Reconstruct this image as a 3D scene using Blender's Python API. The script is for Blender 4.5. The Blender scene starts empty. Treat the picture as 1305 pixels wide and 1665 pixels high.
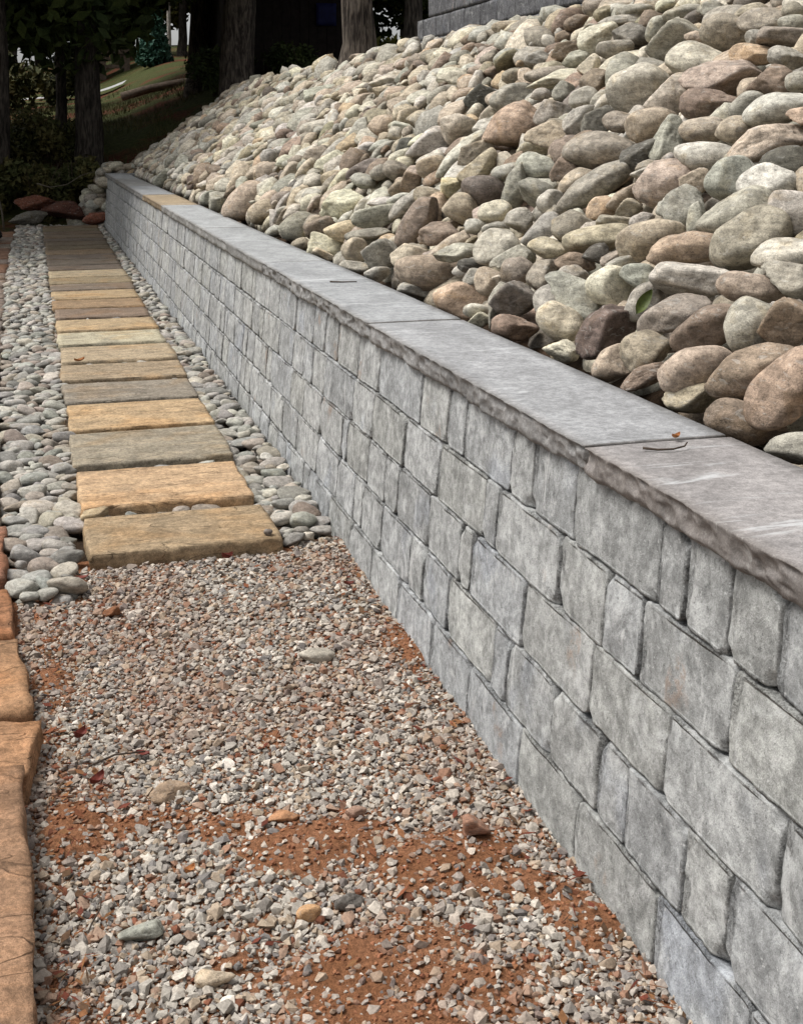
import bpy, bmesh, math, random
import numpy as np
from mathutils import Matrix, Vector, Quaternion

random.seed(7)
RNG = np.random.default_rng(7)
scene = bpy.context.scene
COL = scene.collection
PI = math.pi

# ------------------------------------------------------------------ camera
cam_d = bpy.data.cameras.new('camera')
cam = bpy.data.objects.new('camera', cam_d)
COL.objects.link(cam)
scene.camera = cam
cam_d.sensor_fit = 'HORIZONTAL'
cam_d.sensor_width = 36.0
cam_d.lens = 2050.0 / 1305.0 * 36.0
cam_d.shift_y = -0.3806
cam_d.clip_start = 0.05
cam_d.clip_end = 600.0
cam.location = (0.0, 0.0, 1.46)
cam.rotation_euler = (math.radians(90.0 - 3.4), 0.0, math.radians(-16.28))

# ------------------------------------------------------------------ light: an overcast day
SUN_EL, SUN_AZ = math.radians(60), math.radians(-72)    # azimuth from +Y, clockwise seen from above
world = bpy.data.worlds.new('World')
scene.world = world
world.use_nodes = True
wn, wl = world.node_tree.nodes, world.node_tree.links
wn.clear()
w_out = wn.new('ShaderNodeOutputWorld')
w_bg = wn.new('ShaderNodeBackground')
w_hs = wn.new('ShaderNodeHueSaturation')
w_sky = wn.new('ShaderNodeTexSky')
w_sky.sky_type = 'NISHITA'
w_sky.sun_disc = False
w_sky.sun_elevation = SUN_EL
w_sky.sun_rotation = SUN_AZ
w_sky.air_density = 1.0
w_sky.dust_density = 4.0
w_sky.ozone_density = 1.0
w_hs.inputs['Saturation'].default_value = 0.10
w_bg.inputs['Strength'].default_value = 0.075
wl.new(w_sky.outputs[0], w_hs.inputs['Color'])
wl.new(w_hs.outputs[0], w_bg.inputs['Color'])
wl.new(w_bg.outputs[0], w_out.inputs['Surface'])

sun_d = bpy.data.lights.new('sun', 'SUN')
sun_d.energy = 1.5
sun_d.angle = math.radians(26)
sun_d.color = (1.0, 0.965, 0.91)
sun = bpy.data.objects.new('sun', sun_d)
COL.objects.link(sun)
_dir = Vector((math.sin(SUN_AZ) * math.cos(SUN_EL), math.cos(SUN_AZ) * math.cos(SUN_EL), math.sin(SUN_EL)))
sun.rotation_euler = (-_dir).to_track_quat('-Z', 'Y').to_euler()

scene.view_settings.view_transform = 'Standard'
scene.view_settings.look = 'None'
scene.view_settings.gamma = 1.0
scene.view_settings.use_curve_mapping = False
scene.view_settings.exposure = 1.22
scene.render.engine = 'CYCLES'
scene.cycles.use_denoising = True
scene.cycles.max_bounces = 6
scene.cycles.diffuse_bounces = 4
scene.cycles.caustics_reflective = False
scene.cycles.caustics_refractive = False

# ------------------------------------------------------------------ helpers
def lin(r, g, b):
    f = lambda c: (c / 255) / 12.92 if c <= 10.3 else ((c / 255 + 0.055) / 1.055) ** 2.4
    return (f(r), f(g), f(b))

def prop(o, label=None, cat=None, group=None, kind=None):
    if label: o['label'] = label
    if cat: o['category'] = cat
    if group: o['group'] = group
    if kind: o['kind'] = kind
    return o

def empty(name, loc=(0, 0, 0), rz=0.0):
    o = bpy.data.objects.new(name, None)
    o.empty_display_size = 0.2
    o.location = loc
    o.rotation_euler = (0, 0, rz)
    COL.objects.link(o)
    return o

def link(name, me, mat=None, parent=None, loc=None, smooth=None):
    o = bpy.data.objects.new(name, me)
    COL.objects.link(o)
    if mat and not me.materials:
        me.materials.append(mat)
    if parent: o.parent = parent
    if loc is not None: o.location = loc
    return o

def mesh_np(name, V, F, smooth=True, col=None, edge=None):
    """numpy vertices (n,3), faces (m,k) of one size -> mesh"""
    V = np.asarray(V, np.float32); F = np.asarray(F, np.int32)
    me = bpy.data.meshes.new(name)
    k = F.shape[1]
    me.vertices.add(len(V)); me.vertices.foreach_set('co', V.ravel())
    me.loops.add(F.size); me.loops.foreach_set('vertex_index', F.ravel())
    me.polygons.add(len(F))
    me.polygons.foreach_set('loop_start', np.arange(0, F.size, k, dtype=np.int32))
    me.polygons.foreach_set('loop_total', np.full(len(F), k, np.int32))
    me.polygons.foreach_set('use_smooth', np.full(len(F), bool(smooth)))
    if col is not None:
        a = me.color_attributes.new('col', 'FLOAT_COLOR', 'POINT')
        c = np.ones((len(V), 4), np.float32); c[:, :3] = col
        a.data.foreach_set('color', c.ravel())
    if edge is not None:
        a = me.attributes.new('edge', 'FLOAT', 'POINT')
        a.data.foreach_set('value', np.asarray(edge, np.float32))
    me.update(calc_edges=True)
    me.validate()
    return me

def _hash(ix, iy, iz, seed):
    h = (ix.astype(np.int64) * 374761393 + iy.astype(np.int64) * 668265263 + iz.astype(np.int64) * 2147483647 + seed * 1274126177) & 0xffffffff
    h = ((h ^ (h >> 13)) * 1274126177) & 0xffffffff
    h = h ^ (h >> 16)
    return (h & 0xffff) / 65535.0

def vnoise(P, seed=0):
    P = np.asarray(P, float)
    i = np.floor(P).astype(np.int64); f = P - i
    f = f * f * (3 - 2 * f)
    r = 0
    for dx in (0, 1):
        for dy in (0, 1):
            for dz in (0, 1):
                w = (f[:, 0] if dx else 1 - f[:, 0]) * (f[:, 1] if dy else 1 - f[:, 1]) * (f[:, 2] if dz else 1 - f[:, 2])
                r = r + w * _hash(i[:, 0] + dx, i[:, 1] + dy, i[:, 2] + dz, seed)
    return r * 2 - 1

def fbm(P, seed=0, octv=4, gain=0.5):
    P = np.asarray(P, float); r = 0; a = 1.0; s = 0
    for k in range(octv):
        r = r + a * vnoise(P * (2.03 ** k) + 17.3 * k, seed + k * 31); s += a; a *= gain
    return r / s

def sstep(a, b, x):
    t = np.clip((np.asarray(x, float) - a) / (b - a), 0, 1)
    return t * t * (3 - 2 * t)

_ico = {}
def ico(n):
    if n not in _ico:
        bm = bmesh.new(); bmesh.ops.create_icosphere(bm, subdivisions=n, radius=1)
        bm.verts.ensure_lookup_table()
        V = np.array([v.co[:] for v in bm.verts]); V /= np.linalg.norm(V, axis=1)[:, None]
        F = np.array([[v.index for v in f.verts] for f in bm.faces]); bm.free()
        _ico[n] = (V, F)
    return _ico[n]

def unit_stone(n, seed, angular):
    """stone surface with half extents 1,1,1 (to be scaled to its real half sizes)"""
    rg = np.random.default_rng(seed)
    U, F = ico(n)
    if angular:
        k = rg.integers(7, 11); p = rg.uniform(24, 60)
        N = rg.normal(size=(k, 3)); N /= np.linalg.norm(N, axis=1)[:, None]
        D = rg.uniform(0.42, 0.9, k)
    else:
        k = rg.integers(5, 10); p = rg.uniform(5, 9) if seed % 2 else rg.uniform(9, 18)
        N = rg.normal(size=(k, 3)); N /= np.linalg.norm(N, axis=1)[:, None]
        D = rg.uniform(0.62, 1.05, k)
    dots = np.maximum(U @ N.T, 0.02)
    R = D[None, :] / dots
    r = (np.sum(R ** -p, axis=1) + 1.06 ** -p) ** (-1 / p)
    P = U * r[:, None]
    P += U * (fbm(U * 1.3 + seed, seed, 2) * (0.07 if angular else 0.10))[:, None]
    if angular:
        P += U * (fbm(U * 4.5 + seed, seed + 5, 3) * 0.035)[:, None]
        rd = 1 - np.abs(fbm(U * 2.4 + seed * 1.7, seed + 9, 2)); P -= U * (np.maximum(rd - 0.86, 0) * 0.45)[:, None]
    else:
        P += U * (fbm(U * 4.0 + seed, seed + 5, 2) * 0.02)[:, None]
        for _ in range(int(rg.choice([0, 1, 2, 3], p=[0.25, 0.3, 0.3, 0.15]))):      # faces where a piece broke away
            c = rg.normal(size=3); c /= np.linalg.norm(c); d_ = rg.uniform(0.55, 0.86) * float((P @ c).max())
            ov = P @ c - d_ + 0.03 * fbm(U * 5 + seed, seed + 77, 3); P -= np.where(ov > 0, ov * 0.93, 0)[:, None] * c[None, :]
        if rg.random() < 0.5:      # a shallow chip out of the surface
            c = rg.normal(size=3); c /= np.linalg.norm(c)
            dd = U @ c; P -= U * (0.07 * sstep(0.88, 0.95, dd))[:, None]
    mn, mx = P.min(0), P.max(0)
    P = (P - (mn + mx) / 2) / ((mx - mn) / 2)
    return P, F

def gridbox(nx, ny, nz, conc=0.0):
    """surface of the box [-1,1]^3 cut into quads; conc>0 crowds the cuts toward the edges"""
    def lin_(n):
        t = np.linspace(-1, 1, n + 1)
        return (1 - conc) * t + conc * np.sin(t * PI / 2)
    X, Y, Z = lin_(nx), lin_(ny), lin_(nz)
    idx = {}; V = []; F = []
    def vid(i, j, k):
        key = (i, j, k)
        if key not in idx:
            idx[key] = len(V); V.append((X[i], Y[j], Z[k]))
        return idx[key]
    for j in range(ny):
        for k in range(nz):
            F.append((vid(0, j, k), vid(0, j, k + 1), vid(0, j + 1, k + 1), vid(0, j + 1, k)))
            F.append((vid(nx, j, k), vid(nx, j + 1, k), vid(nx, j + 1, k + 1), vid(nx, j, k + 1)))
    for i in range(nx):
        for k in range(nz):
            F.append((vid(i, 0, k), vid(i + 1, 0, k), vid(i + 1, 0, k + 1), vid(i, 0, k + 1)))
            F.append((vid(i, ny, k), vid(i, ny, k + 1), vid(i + 1, ny, k + 1), vid(i + 1, ny, k)))
    for i in range(nx):
        for j in range(ny):
            F.append((vid(i, j, 0), vid(i, j + 1, 0), vid(i + 1, j + 1, 0), vid(i + 1, j, 0)))
            F.append((vid(i, j, nz), vid(i + 1, j, nz), vid(i + 1, j + 1, nz), vid(i, j + 1, nz)))
    return np.array(V), np.array(F)

def round_box(V, hx, hy, hz, r):
    """map box surface points in [-1,1]^3 to a rounded box; returns points, outward normals, edge weight"""
    hs = np.array([hx, hy, hz])
    P = V * hs
    inner = hs - r
    Q = np.clip(P, -inner, inner)
    D = P - Q
    L = np.linalg.norm(D, axis=1)
    L[L == 0] = 1
    N = D / L[:, None]
    on = np.abs(V) > 0.9999
    n2 = np.where(on, np.sign(V), 0); n2 = n2 / np.maximum(np.linalg.norm(n2, axis=1)[:, None], 1e-6)
    flat = (np.linalg.norm(D, axis=1) < 1e-9)
    N[flat] = n2[flat]
    return Q + N * r, N, 1 - np.max(np.abs(N), axis=1)

def strips(name, paths, radii, sides=6, seed=0, rough=0.0, flare=None):
    """tubes along polylines -> (V, F)"""
    V = []; F = []
    for path, rad in zip(paths, radii):
        path = np.asarray(path, float); n = len(path); base = len(V)
        T = np.gradient(path, axis=0); T /= np.linalg.norm(T, axis=1)[:, None]
        ref = np.array([0.31, 0.95, 0.05])
        for i in range(n):
            a = np.cross(T[i], ref); a /= np.linalg.norm(a); b = np.cross(T[i], a)
            for s in range(sides):
                t = 2 * PI * s / sides
                rr = rad[i]
                if rough: rr *= 1 + rough * float(vnoise(np.array([[math.cos(t) * 2.5, math.sin(t) * 2.5, path[i][2] * 1.1 + seed]]), seed)[0])
                V.append(path[i] + rr * (math.cos(t) * a + math.sin(t) * b))
        for i in range(n - 1):
            for s in range(sides):
                s2 = (s + 1) % sides
                F.append((base + i * sides + s, base + i * sides + s2, base + (i + 1) * sides + s2, base + (i + 1) * sides + s))
        c0 = len(V); V.append(path[0]); c1 = len(V); V.append(path[-1])
        for s in range(sides):
            s2 = (s + 1) % sides
            F.append((base + s2, base + s, c0, c0)); F.append((base + (n - 1) * sides + s, base + (n - 1) * sides + s2, c1, c1))
    V = np.array(V)
    tri = [f for f in F if f[2] == f[3]]; quad = [f for f in F if f[2] != f[3]]
    T3 = [(f[0], f[1], f[2]) for f in tri]
    for f in quad: T3.append((f[0], f[1], f[2])); T3.append((f[0], f[2], f[3]))
    return V, np.array(T3)

# ------------------------------------------------------------------ materials
class Mat:
    def __init__(s, name, rough=0.85, spec=0.3):
        s.m = bpy.data.materials.new(name); s.m.use_nodes = True
        s.n, s.l = s.m.node_tree.nodes, s.m.node_tree.links
        s.b = s.n['Principled BSDF']
        s.b.inputs['Roughness'].default_value = rough
        s.b.inputs['Specular IOR Level'].default_value = spec
        s.pos = None
    def node(s, t, **kw):
        n = s.n.new(t)
        for k, v in kw.items():
            if k in n.inputs: n.inputs[k].default_value = v
            else: setattr(n, k, v)
        return n
    def P(s):
        if s.pos is None: s.pos = s.n.new('ShaderNodeNewGeometry').outputs['Position']
        return s.pos
    def scaled(s, src, sc, rot=(0, 0, 0)):
        m = s.n.new('ShaderNodeMapping'); m.inputs['Scale'].default_value = sc; m.inputs['Rotation'].default_value = rot
        s.l.new(src, m.inputs['Vector']); return m.outputs[0]
    def noise(s, vec, scale, detail=4, rough=0.55, dist=0.0):
        n = s.node('ShaderNodeTexNoise', Scale=scale, Detail=detail, Roughness=rough, Distortion=dist)
        s.l.new(vec, n.inputs['Vector']); return n.outputs['Fac']
    def ramp(s, fac, a, b, va=0.0, vb=1.0):
        n = s.node('ShaderNodeMapRange'); n.clamp = True; n.interpolation_type = 'SMOOTHSTEP'
        n.inputs['From Min'].default_value = a; n.inputs['From Max'].default_value = b
        n.inputs['To Min'].default_value = va; n.inputs['To Max'].default_value = vb
        s.l.new(fac, n.inputs['Value']); return n.outputs[0]
    def mix(s, fac, a, b, mode='MIX'):
        n = s.n.new('ShaderNodeMix'); n.data_type = 'RGBA'; n.blend_type = mode; n.clamp_factor = True
        for sock, v in ((n.inputs[0], fac), (n.inputs[6], a), (n.inputs[7], b)):
            if isinstance(v, (int, float)): sock.default_value = v
            elif isinstance(v, tuple): sock.default_value = (*v, 1.0) if len(v) == 3 else v
            else: s.l.new(v, sock)
        return n.outputs[2]
    def math(s, op, a, b=0.0):
        n = s.n.new('ShaderNodeMath'); n.operation = op
        for sock, v in ((n.inputs[0], a), (n.inputs[1], b)):
            if isinstance(v, (int, float)): sock.default_value = v
            else: s.l.new(v, sock)
        return n.outputs[0]
    def gain(s, colour, fac):      # multiply a colour by a number
        n = s.n.new('ShaderNodeVectorMath'); n.operation = 'SCALE'
        s.l.new(colour, n.inputs[0])
        if isinstance(fac, (int, float)): n.inputs['Scale'].default_value = fac
        else: s.l.new(fac, n.inputs['Scale'])
        return n.outputs[0]
    def bump(s, h, strength, dist):
        n = s.node('ShaderNodeBump'); n.inputs['Strength'].default_value = strength; n.inputs['Distance'].default_value = dist
        s.l.new(h, n.inputs['Height'])
        s.l.new(n.outputs[0], s.b.inputs['Normal']); return n
    def out(s, colour):
        s.l.new(colour, s.b.inputs['Base Color']); return s.m

def objcol(M): return M.n.new('ShaderNodeObjectInfo').outputs['Color']
def objrand(M): return M.n.new('ShaderNodeObjectInfo').outputs['Random']
def attr(M, name):
    a = M.n.new('ShaderNodeAttribute'); a.attribute_name = name; return a

def stone_mat(name, source, s1=1.0, mott=1.0):
    M = Mat(name, 0.82, 0.25)
    base = objcol(M) if source == 'object' else attr(M, 'col').outputs['Color']
    p = M.P()
    big = M.noise(p, 9 * s1, 3, 0.6, 0.6)
    mid = M.noise(p, 34 * s1, 6, 0.65, 0.4)
    fine = M.noise(p, 260 * s1, 3, 0.7)
    vein = M.noise(M.scaled(p, (1, 1, 2.6), (0.5, 0.4, 0)), 22 * s1, 3, 0.5, 1.6)
    c = M.gain(base, M.ramp(mid, 0.3, 0.72, 1 - 0.34 * mott, 1 + 0.30 * mott))
    c = M.gain(c, M.ramp(fine, 0.3, 0.7, 0.78, 1.22))
    spot = M.noise(p, 95 * s1, 4, 0.75)
    c = M.gain(c, M.ramp(spot, 0.36, 0.46, 0.62, 1.0))
    c = M.mix(M.ramp(big, 0.55, 0.72, 0, 0.55 * mott), c, M.mix(1.0, c, (0.82, 0.72, 0.56), 'MULTIPLY'))
    grime = M.noise(p, 5.5 * s1, 6, 0.7, 0.3)
    c = M.mix(M.ramp(grime, 0.50, 0.66, 0, 0.45 * mott), c, M.mix(1.0, c, (0.62, 0.58, 0.53), 'MULTIPLY'))
    c = M.mix(M.ramp(vein, 0.60, 0.68, 0, 0.32 * mott), c, (0.42, 0.41, 0.38))
    c = M.mix(M.ramp(vein, 0.38, 0.31, 0, 0.5 * mott), c, M.gain(c, 0.5))
    bnd = M.noise(M.scaled(p, (1.0, 1.0, 5.0), (0.7, 0.5, 0.3)), 11 * s1, 4, 0.6, 0.8)
    c = M.gain(c, M.ramp(bnd, 0.34, 0.66, 0.80, 1.16))
    h = M.math('ADD', M.math('MULTIPLY', mid, 0.9), M.math('ADD', M.math('MULTIPLY', fine, 0.25), M.math('MULTIPLY', spot, 0.5)))
    M.bump(h, 0.6, 0.007 / s1)
    return M.out(c)

M_STONE = stone_mat('river_stone', 'object')
M_STONE_V = stone_mat('river_stone_mixed', 'vertex')
M_PEB = stone_mat('pebble', 'object', 2.2, 0.7)
M_PEB_V = stone_mat('pebble_mixed', 'vertex', 2.2, 0.7)
M_ROCKY = stone_mat('rough_rock', 'object', 1.2, 1.3)

def gravel_mat():
    M = Mat('gravel_chip', 0.9, 0.15)
    c = attr(M, 'col').outputs['Color']; p = M.P()
    f = M.noise(p, 170, 4, 0.7)
    c = M.gain(c, M.ramp(f, 0.3, 0.7, 0.75, 1.2))
    M.bump(f, 0.4, 0.002)
    return M.out(c)
M_GRAVEL = gravel_mat()

def dirt_mat(name, a, b, sc=1.0):
    M = Mat(name, 0.95, 0.1); p = M.P()
    n1 = M.noise(p, 7 * sc, 5, 0.6); n2 = M.noise(p, 90 * sc, 5, 0.75); n3 = M.noise(p, 420 * sc, 2, 0.6)
    c = M.mix(M.ramp(n1, 0.35, 0.65), a, b)
    c = M.gain(c, M.ramp(n2, 0.28, 0.72, 0.55, 1.35))
    c = M.gain(c, M.ramp(n3, 0.3, 0.7, 0.85, 1.15))
    M.bump(M.math('ADD', n2, M.math('MULTIPLY', n3, 0.3)), 0.9, 0.012 / sc)
    return M.out(c)
M_DIRT = dirt_mat('red_clay', lin(126, 86, 60), lin(142, 100, 74))
M_SOIL = dirt_mat('dark_soil', lin(52, 42, 33), lin(70, 56, 44))

def terrain_mat():
    M = Mat('woodland_ground', 0.95, 0.1); p = M.P()
    n1 = M.noise(p, 0.55, 5, 0.6, 0.5); n2 = M.noise(p, 14, 5, 0.7); n3 = M.noise(p, 2.2, 4, 0.6)
    c = M.mix(M.ramp(n1, 0.50, 0.60), lin(62, 66, 36), lin(88, 52, 38))
    c = M.mix(M.ramp(n3, 0.52, 0.7, 0, 0.7), c, lin(60, 56, 34))
    c = M.gain(c, M.ramp(n2, 0.3, 0.7, 0.6, 1.3))
    M.bump(n2, 0.8, 0.05)
    return M.out(c)
M_GROUND = terrain_mat()

def block_mat(name, base, streaks=1.0):
    M = Mat(name, 0.9, 0.2); p = M.P()
    info = M.n.new('ShaderNodeObjectInfo')
    off = M.node('ShaderNodeVectorMath'); off.operation = 'ADD'
    M.l.new(p, off.inputs[0])
    cmb = M.n.new('ShaderNodeCombineXYZ'); r7 = M.math('MULTIPLY', info.outputs['Random'], 37.0)
    M.l.new(r7, cmb.inputs[0]); M.l.new(r7, cmb.inputs[1]); M.l.new(cmb.outputs[0], off.inputs[1])
    q = off.outputs[0]
    edge = attr(M, 'edge').outputs['Fac']
    big = M.noise(q, 7, 4, 0.6, 0.3); mid = M.noise(q, 38, 6, 0.7); fine = M.noise(q, 300, 3, 0.75)
    st = M.noise(M.scaled(q, (1, 1, 0.4), (0.12, 0, 0)), 30, 4, 0.65, 0.5)
    st2 = M.noise(M.scaled(q, (1, 1, 0.5), (-0.3, 0, 0)), 13, 6, 0.72, 0.9)
    c = M.mix(M.ramp(big, 0.3, 0.7), tuple(x * 0.84 for x in base), tuple(x * 1.1 for x in base))
    c = M.mix(0.55, c, M.mix(1.0, c, info.outputs['Color'], 'MULTIPLY'))
    c = M.gain(c, M.ramp(mid, 0.30, 0.70, 0.70, 1.26))
    c = M.gain(c, M.ramp(fine, 0.3, 0.7, 0.84, 1.16))
    c = M.gain(c, M.ramp(M.noise(q, 15, 6, 0.72, 0.8), 0.32, 0.68, 0.72, 1.28))
    chalk = M.ramp(M.noise(q, 8.5, 6, 0.7, 0.9), 0.54, 0.70, 0, 0.6 * streaks)
    c = M.mix(chalk, c, (0.50, 0.505, 0.50))
    c = M.mix(M.ramp(st, 0.58, 0.76, 0, 0.28 * streaks), c, (0.50, 0.50, 0.495))
    c = M.mix(M.ramp(st2, 0.55, 0.72, 0, 0.7 * streaks), c, (0.54, 0.54, 0.535))
    blue = M.ramp(M.noise(q, 4.2, 2, 0.5), 0.60, 0.72, 0, 0.5)
    c = M.mix(blue, c, M.mix(1.0, c, (0.86, 0.90, 1.0), 'MULTIPLY'))
    c = M.gain(c, M.ramp(M.noise(q, 130, 4, 0.7), 0.34, 0.42, 0.55, 1.0))
    c = M.mix(M.ramp(M.noise(q, 70, 5, 0.75, 0.6), 0.60, 0.67, 0, 0.55), c, (0.56, 0.56, 0.555))
    wsp = M.ramp(M.noise(q, 150, 2, 0.5), 0.70, 0.76, 0, 0.7)
    c = M.mix(wsp, c, (0.5, 0.5, 0.5))
    rust = M.math('MULTIPLY', M.ramp(M.noise(M.scaled(q, (1, 1, 0.6)), 6.5, 3, 0.5), 0.655, 0.71), M.ramp(mid, 0.42, 0.58))
    c = M.mix(M.math('MULTIPLY', rust, 0.55), c, lin(128, 104, 86))
    pit = M.noise(q, 120, 4, 0.8)
    wear = M.math('MULTIPLY', M.ramp(edge, 0.01, 0.16), M.ramp(M.noise(q, 11, 3, 0.5), 0.42, 0.6, 0.12, 1.0))
    dark = M.math('MULTIPLY', wear, M.ramp(pit, 0.55, 0.40))
    c = M.mix(M.math('MULTIPLY', dark, 0.8), c, M.gain(c, 0.35))
    hgt = M.math('ADD', M.math('MULTIPLY', mid, 0.5), M.math('MULTIPLY', fine, 0.22))
    hgt = M.math('ADD', hgt, M.math('MULTIPLY', M.math('MULTIPLY', pit, wear), 2.2))
    M.bump(hgt, 0.9, 0.007)
    return M.out(c)
M_BLOCK = block_mat('tumbled_concrete', lin(148, 149, 148))
M_UPPER = block_mat('grey_concrete', lin(88, 88, 90), 0.5)

def cap_mat():
    M = Mat('bluestone', 0.62, 0.4); p = M.P(); base = objcol(M)
    n1 = M.noise(M.scaled(p, (1.0, 0.55, 1)), 5, 5, 0.6, 0.8); n2 = M.noise(p, 60, 5, 0.7); n3 = M.noise(p, 320, 2, 0.6)
    st = M.noise(M.scaled(p, (0.35, 2.6, 1.0), (0, 0, 0.25)), 7, 5, 0.65, 0.7)
    c = M.gain(base, M.ramp(n1, 0.3, 0.7, 0.82, 1.16))
    c = M.gain(c, M.ramp(n2, 0.3, 0.7, 0.76, 1.18)); c = M.gain(c, M.ramp(n3, 0.3, 0.7, 0.82, 1.18))
    c = M.gain(c, M.ramp(M.noise(p, 17, 6, 0.7, 0.5), 0.3, 0.7, 0.82, 1.14))
    c = M.mix(M.ramp(st, 0.58, 0.70, 0, 0.65), c, (0.52, 0.53, 0.54))
    dk = M.noise(M.scaled(p, (0.30, 3.4, 1.0), (0, 0, 0.2)), 9, 4, 0.6, 0.5)
    c = M.mix(M.ramp(dk, 0.66, 0.72, 0, 0.45), c, M.gain(c, 0.6))
    edge = attr(M, 'edge').outputs['Fac']                       # the hand-split front and the slab ends are darker
    c = M.mix(M.math('MULTIPLY', edge, 0.8), c, M.mix(1.0, c, (0.58, 0.54, 0.50), 'MULTIPLY'))
    c = M.mix(M.math('MULTIPLY', edge, M.ramp(n2, 0.55, 0.75, 0, 0.35)), c, (0.45, 0.45, 0.44))
    M.bump(M.math('ADD', M.math('ADD', n2, M.math('MULTIPLY', n3, 0.3)), M.math('MULTIPLY', st, 0.5)), 0.4, 0.004)
    return M.out(c)
M_CAP = cap_mat()

def sandstone_mat():
    M = Mat('sandstone', 0.9, 0.15); p = M.P()
    info = M.n.new('ShaderNodeObjectInfo'); base = info.outputs['Color']
    off = M.node('ShaderNodeVectorMath'); off.operation = 'ADD'; M.l.new(p, off.inputs[0])
    cmb = M.n.new('ShaderNodeCombineXYZ'); r7 = M.math('MULTIPLY', info.outputs['Random'], 23.0)
    M.l.new(r7, cmb.inputs[0]); M.l.new(r7, cmb.inputs[1]); M.l.new(cmb.outputs[0], off.inputs[1]); q = off.outputs[0]
    band = M.noise(M.scaled(q, (0.55, 5.0, 6.0), (0, 0, 0.10)), 4.0, 5, 0.6, 0.7)
    big = M.noise(q, 4.5, 4, 0.6, 0.4); n2 = M.noise(q, 70, 5, 0.75); n3 = M.noise(q, 380, 2, 0.6)
    c = M.gain(base, M.ramp(band, 0.3, 0.7, 0.84, 1.14))
    c = M.gain(c, M.ramp(M.noise(q, 14, 5, 0.7, 0.4), 0.3, 0.7, 0.78, 1.2))
    c = M.mix(M.ramp(band, 0.50, 0.64, 0, 0.25), c, M.mix(1.0, c, (0.96, 0.84, 0.70), 'MULTIPLY'))
    c = M.mix(M.ramp(big, 0.52, 0.7, 0, 0.6), c, M.mix(1.0, c, (0.72, 0.70, 0.70), 'MULTIPLY'))
    c = M.gain(c, M.ramp(n2, 0.3, 0.7, 0.66, 1.3)); c = M.gain(c, M.ramp(n3, 0.3, 0.7, 0.78, 1.22))
    c = M.mix(M.ramp(M.noise(q, 2.6, 3, 0.55, 0.4), 0.50, 0.64, 0, 0.5), c, M.mix(1.0, c, (1.06, 0.88, 0.68), 'MULTIPLY'))
    c = M.mix(M.ramp(M.noise(q, 3.4, 4, 0.6, 0.6), 0.54, 0.66, 0, 0.55), c, M.mix(1.0, c, (0.66, 0.68, 0.72), 'MULTIPLY'))
    ck = M.noise(M.scaled(q, (0.8, 3.0, 3.0), (0, 0, 0.25)), 2.2, 3, 0.5, 0.9)
    line = M.ramp(M.math('ABSOLUTE', M.math('SUBTRACT', ck, 0.53)), 0.0, 0.0055, 1, 0)
    c = M.mix(M.math('MULTIPLY', line, 0.6), c, M.gain(c, 0.3))
    M.bump(M.math('SUBTRACT', M.math('ADD', M.math('MULTIPLY', band, 0.8), M.math('ADD', M.math('MULTIPLY', n2, 0.5), M.math('MULTIPLY', n3, 0.15))), M.math('MULTIPLY', line, 0.5)), 0.8, 0.010)
    return M.out(c)
M_SAND = sandstone_mat()

def bark_mat(name, a, b):
    M = Mat(name, 0.95, 0.1); p = M.P()
    n = M.noise(M.scaled(p, (1, 1, 0.14)), 26, 5, 0.65, 0.5); n2 = M.noise(p, 5, 3, 0.5)
    c = M.mix(M.ramp(n, 0.38, 0.64), a, b); c = M.gain(c, M.ramp(n2, 0.3, 0.7, 0.8, 1.2))
    M.bump(n, 1.0, 0.035)
    return M.out(c)
M_BARK = bark_mat('bark', lin(44, 39, 36), lin(98, 90, 82))
M_BARK2 = bark_mat('dark_bark', lin(38, 35, 32), lin(78, 72, 66))
M_BARK3 = bark_mat('pale_bark', lin(130, 124, 116), lin(186, 180, 172))

def leaf_mat(name, a, b):
    M = Mat(name, 0.7, 0.2)
    c = M.mix(M.ramp(M.noise(M.P(), 2.3, 3, 0.6), 0.35, 0.65), a, b)
    c = M.gain(c, M.ramp(M.noise(M.P(), 40, 2, 0.6), 0.3, 0.7, 0.7, 1.3))
    return M.out(c)
M_LEAF_DK = leaf_mat('dark_leaves', lin(44, 56, 28), lin(66, 76, 38))
M_LEAF_OL = leaf_mat('olive_leaves', lin(70, 76, 36), lin(104, 100, 46))
M_LEAF_BL = leaf_mat('blue_needles', lin(44, 78, 66), lin(60, 92, 76))
M_LEAF_BR = leaf_mat('brush_leaves', lin(60, 66, 36), lin(88, 82, 48))

def flat(name, c, rough=0.85, var=0.2, sc=30):
    M = Mat(name, rough, 0.2)
    n = M.noise(M.P(), sc, 4, 0.65)
    rgb = M.n.new('ShaderNodeRGB'); rgb.outputs[0].default_value = (*c, 1)
    M.bump(n, 0.3, 0.01)
    return M.out(M.gain(rgb.outputs[0], M.ramp(n, 0.3, 0.7, 1 - var, 1 + var)))
M_ROAD = flat('pale_road', (0.30, 0.30, 0.30), 0.9, 0.12, 3)
M_SHED = flat('dark_boards', lin(34, 29, 27), 0.9, 0.3, 9)
M_ROOFB = flat('brown_roof', lin(96, 72, 58), 0.9, 0.3, 6)
M_ROOFR = flat('rust_trim', lin(140, 82, 56), 0.9, 0.2, 6)
M_POST = flat('timber', lin(92, 80, 70), 0.9, 0.3, 12)
M_BLUE = flat('blue_cloth', lin(22, 26, 66), 0.7, 0.2, 8)
M_CLEAF = flat('green_leaf', lin(74, 84, 40), 0.45, 0.25, 60)
M_OLEAF = flat('orange_leaf', lin(160, 108, 66), 0.6, 0.25, 90)
M_RLEAF = flat('red_leaf', lin(98, 46, 38), 0.6, 0.25, 90)
M_TWIG = flat('twig', lin(70, 60, 52), 0.9, 0.3, 80)
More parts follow.
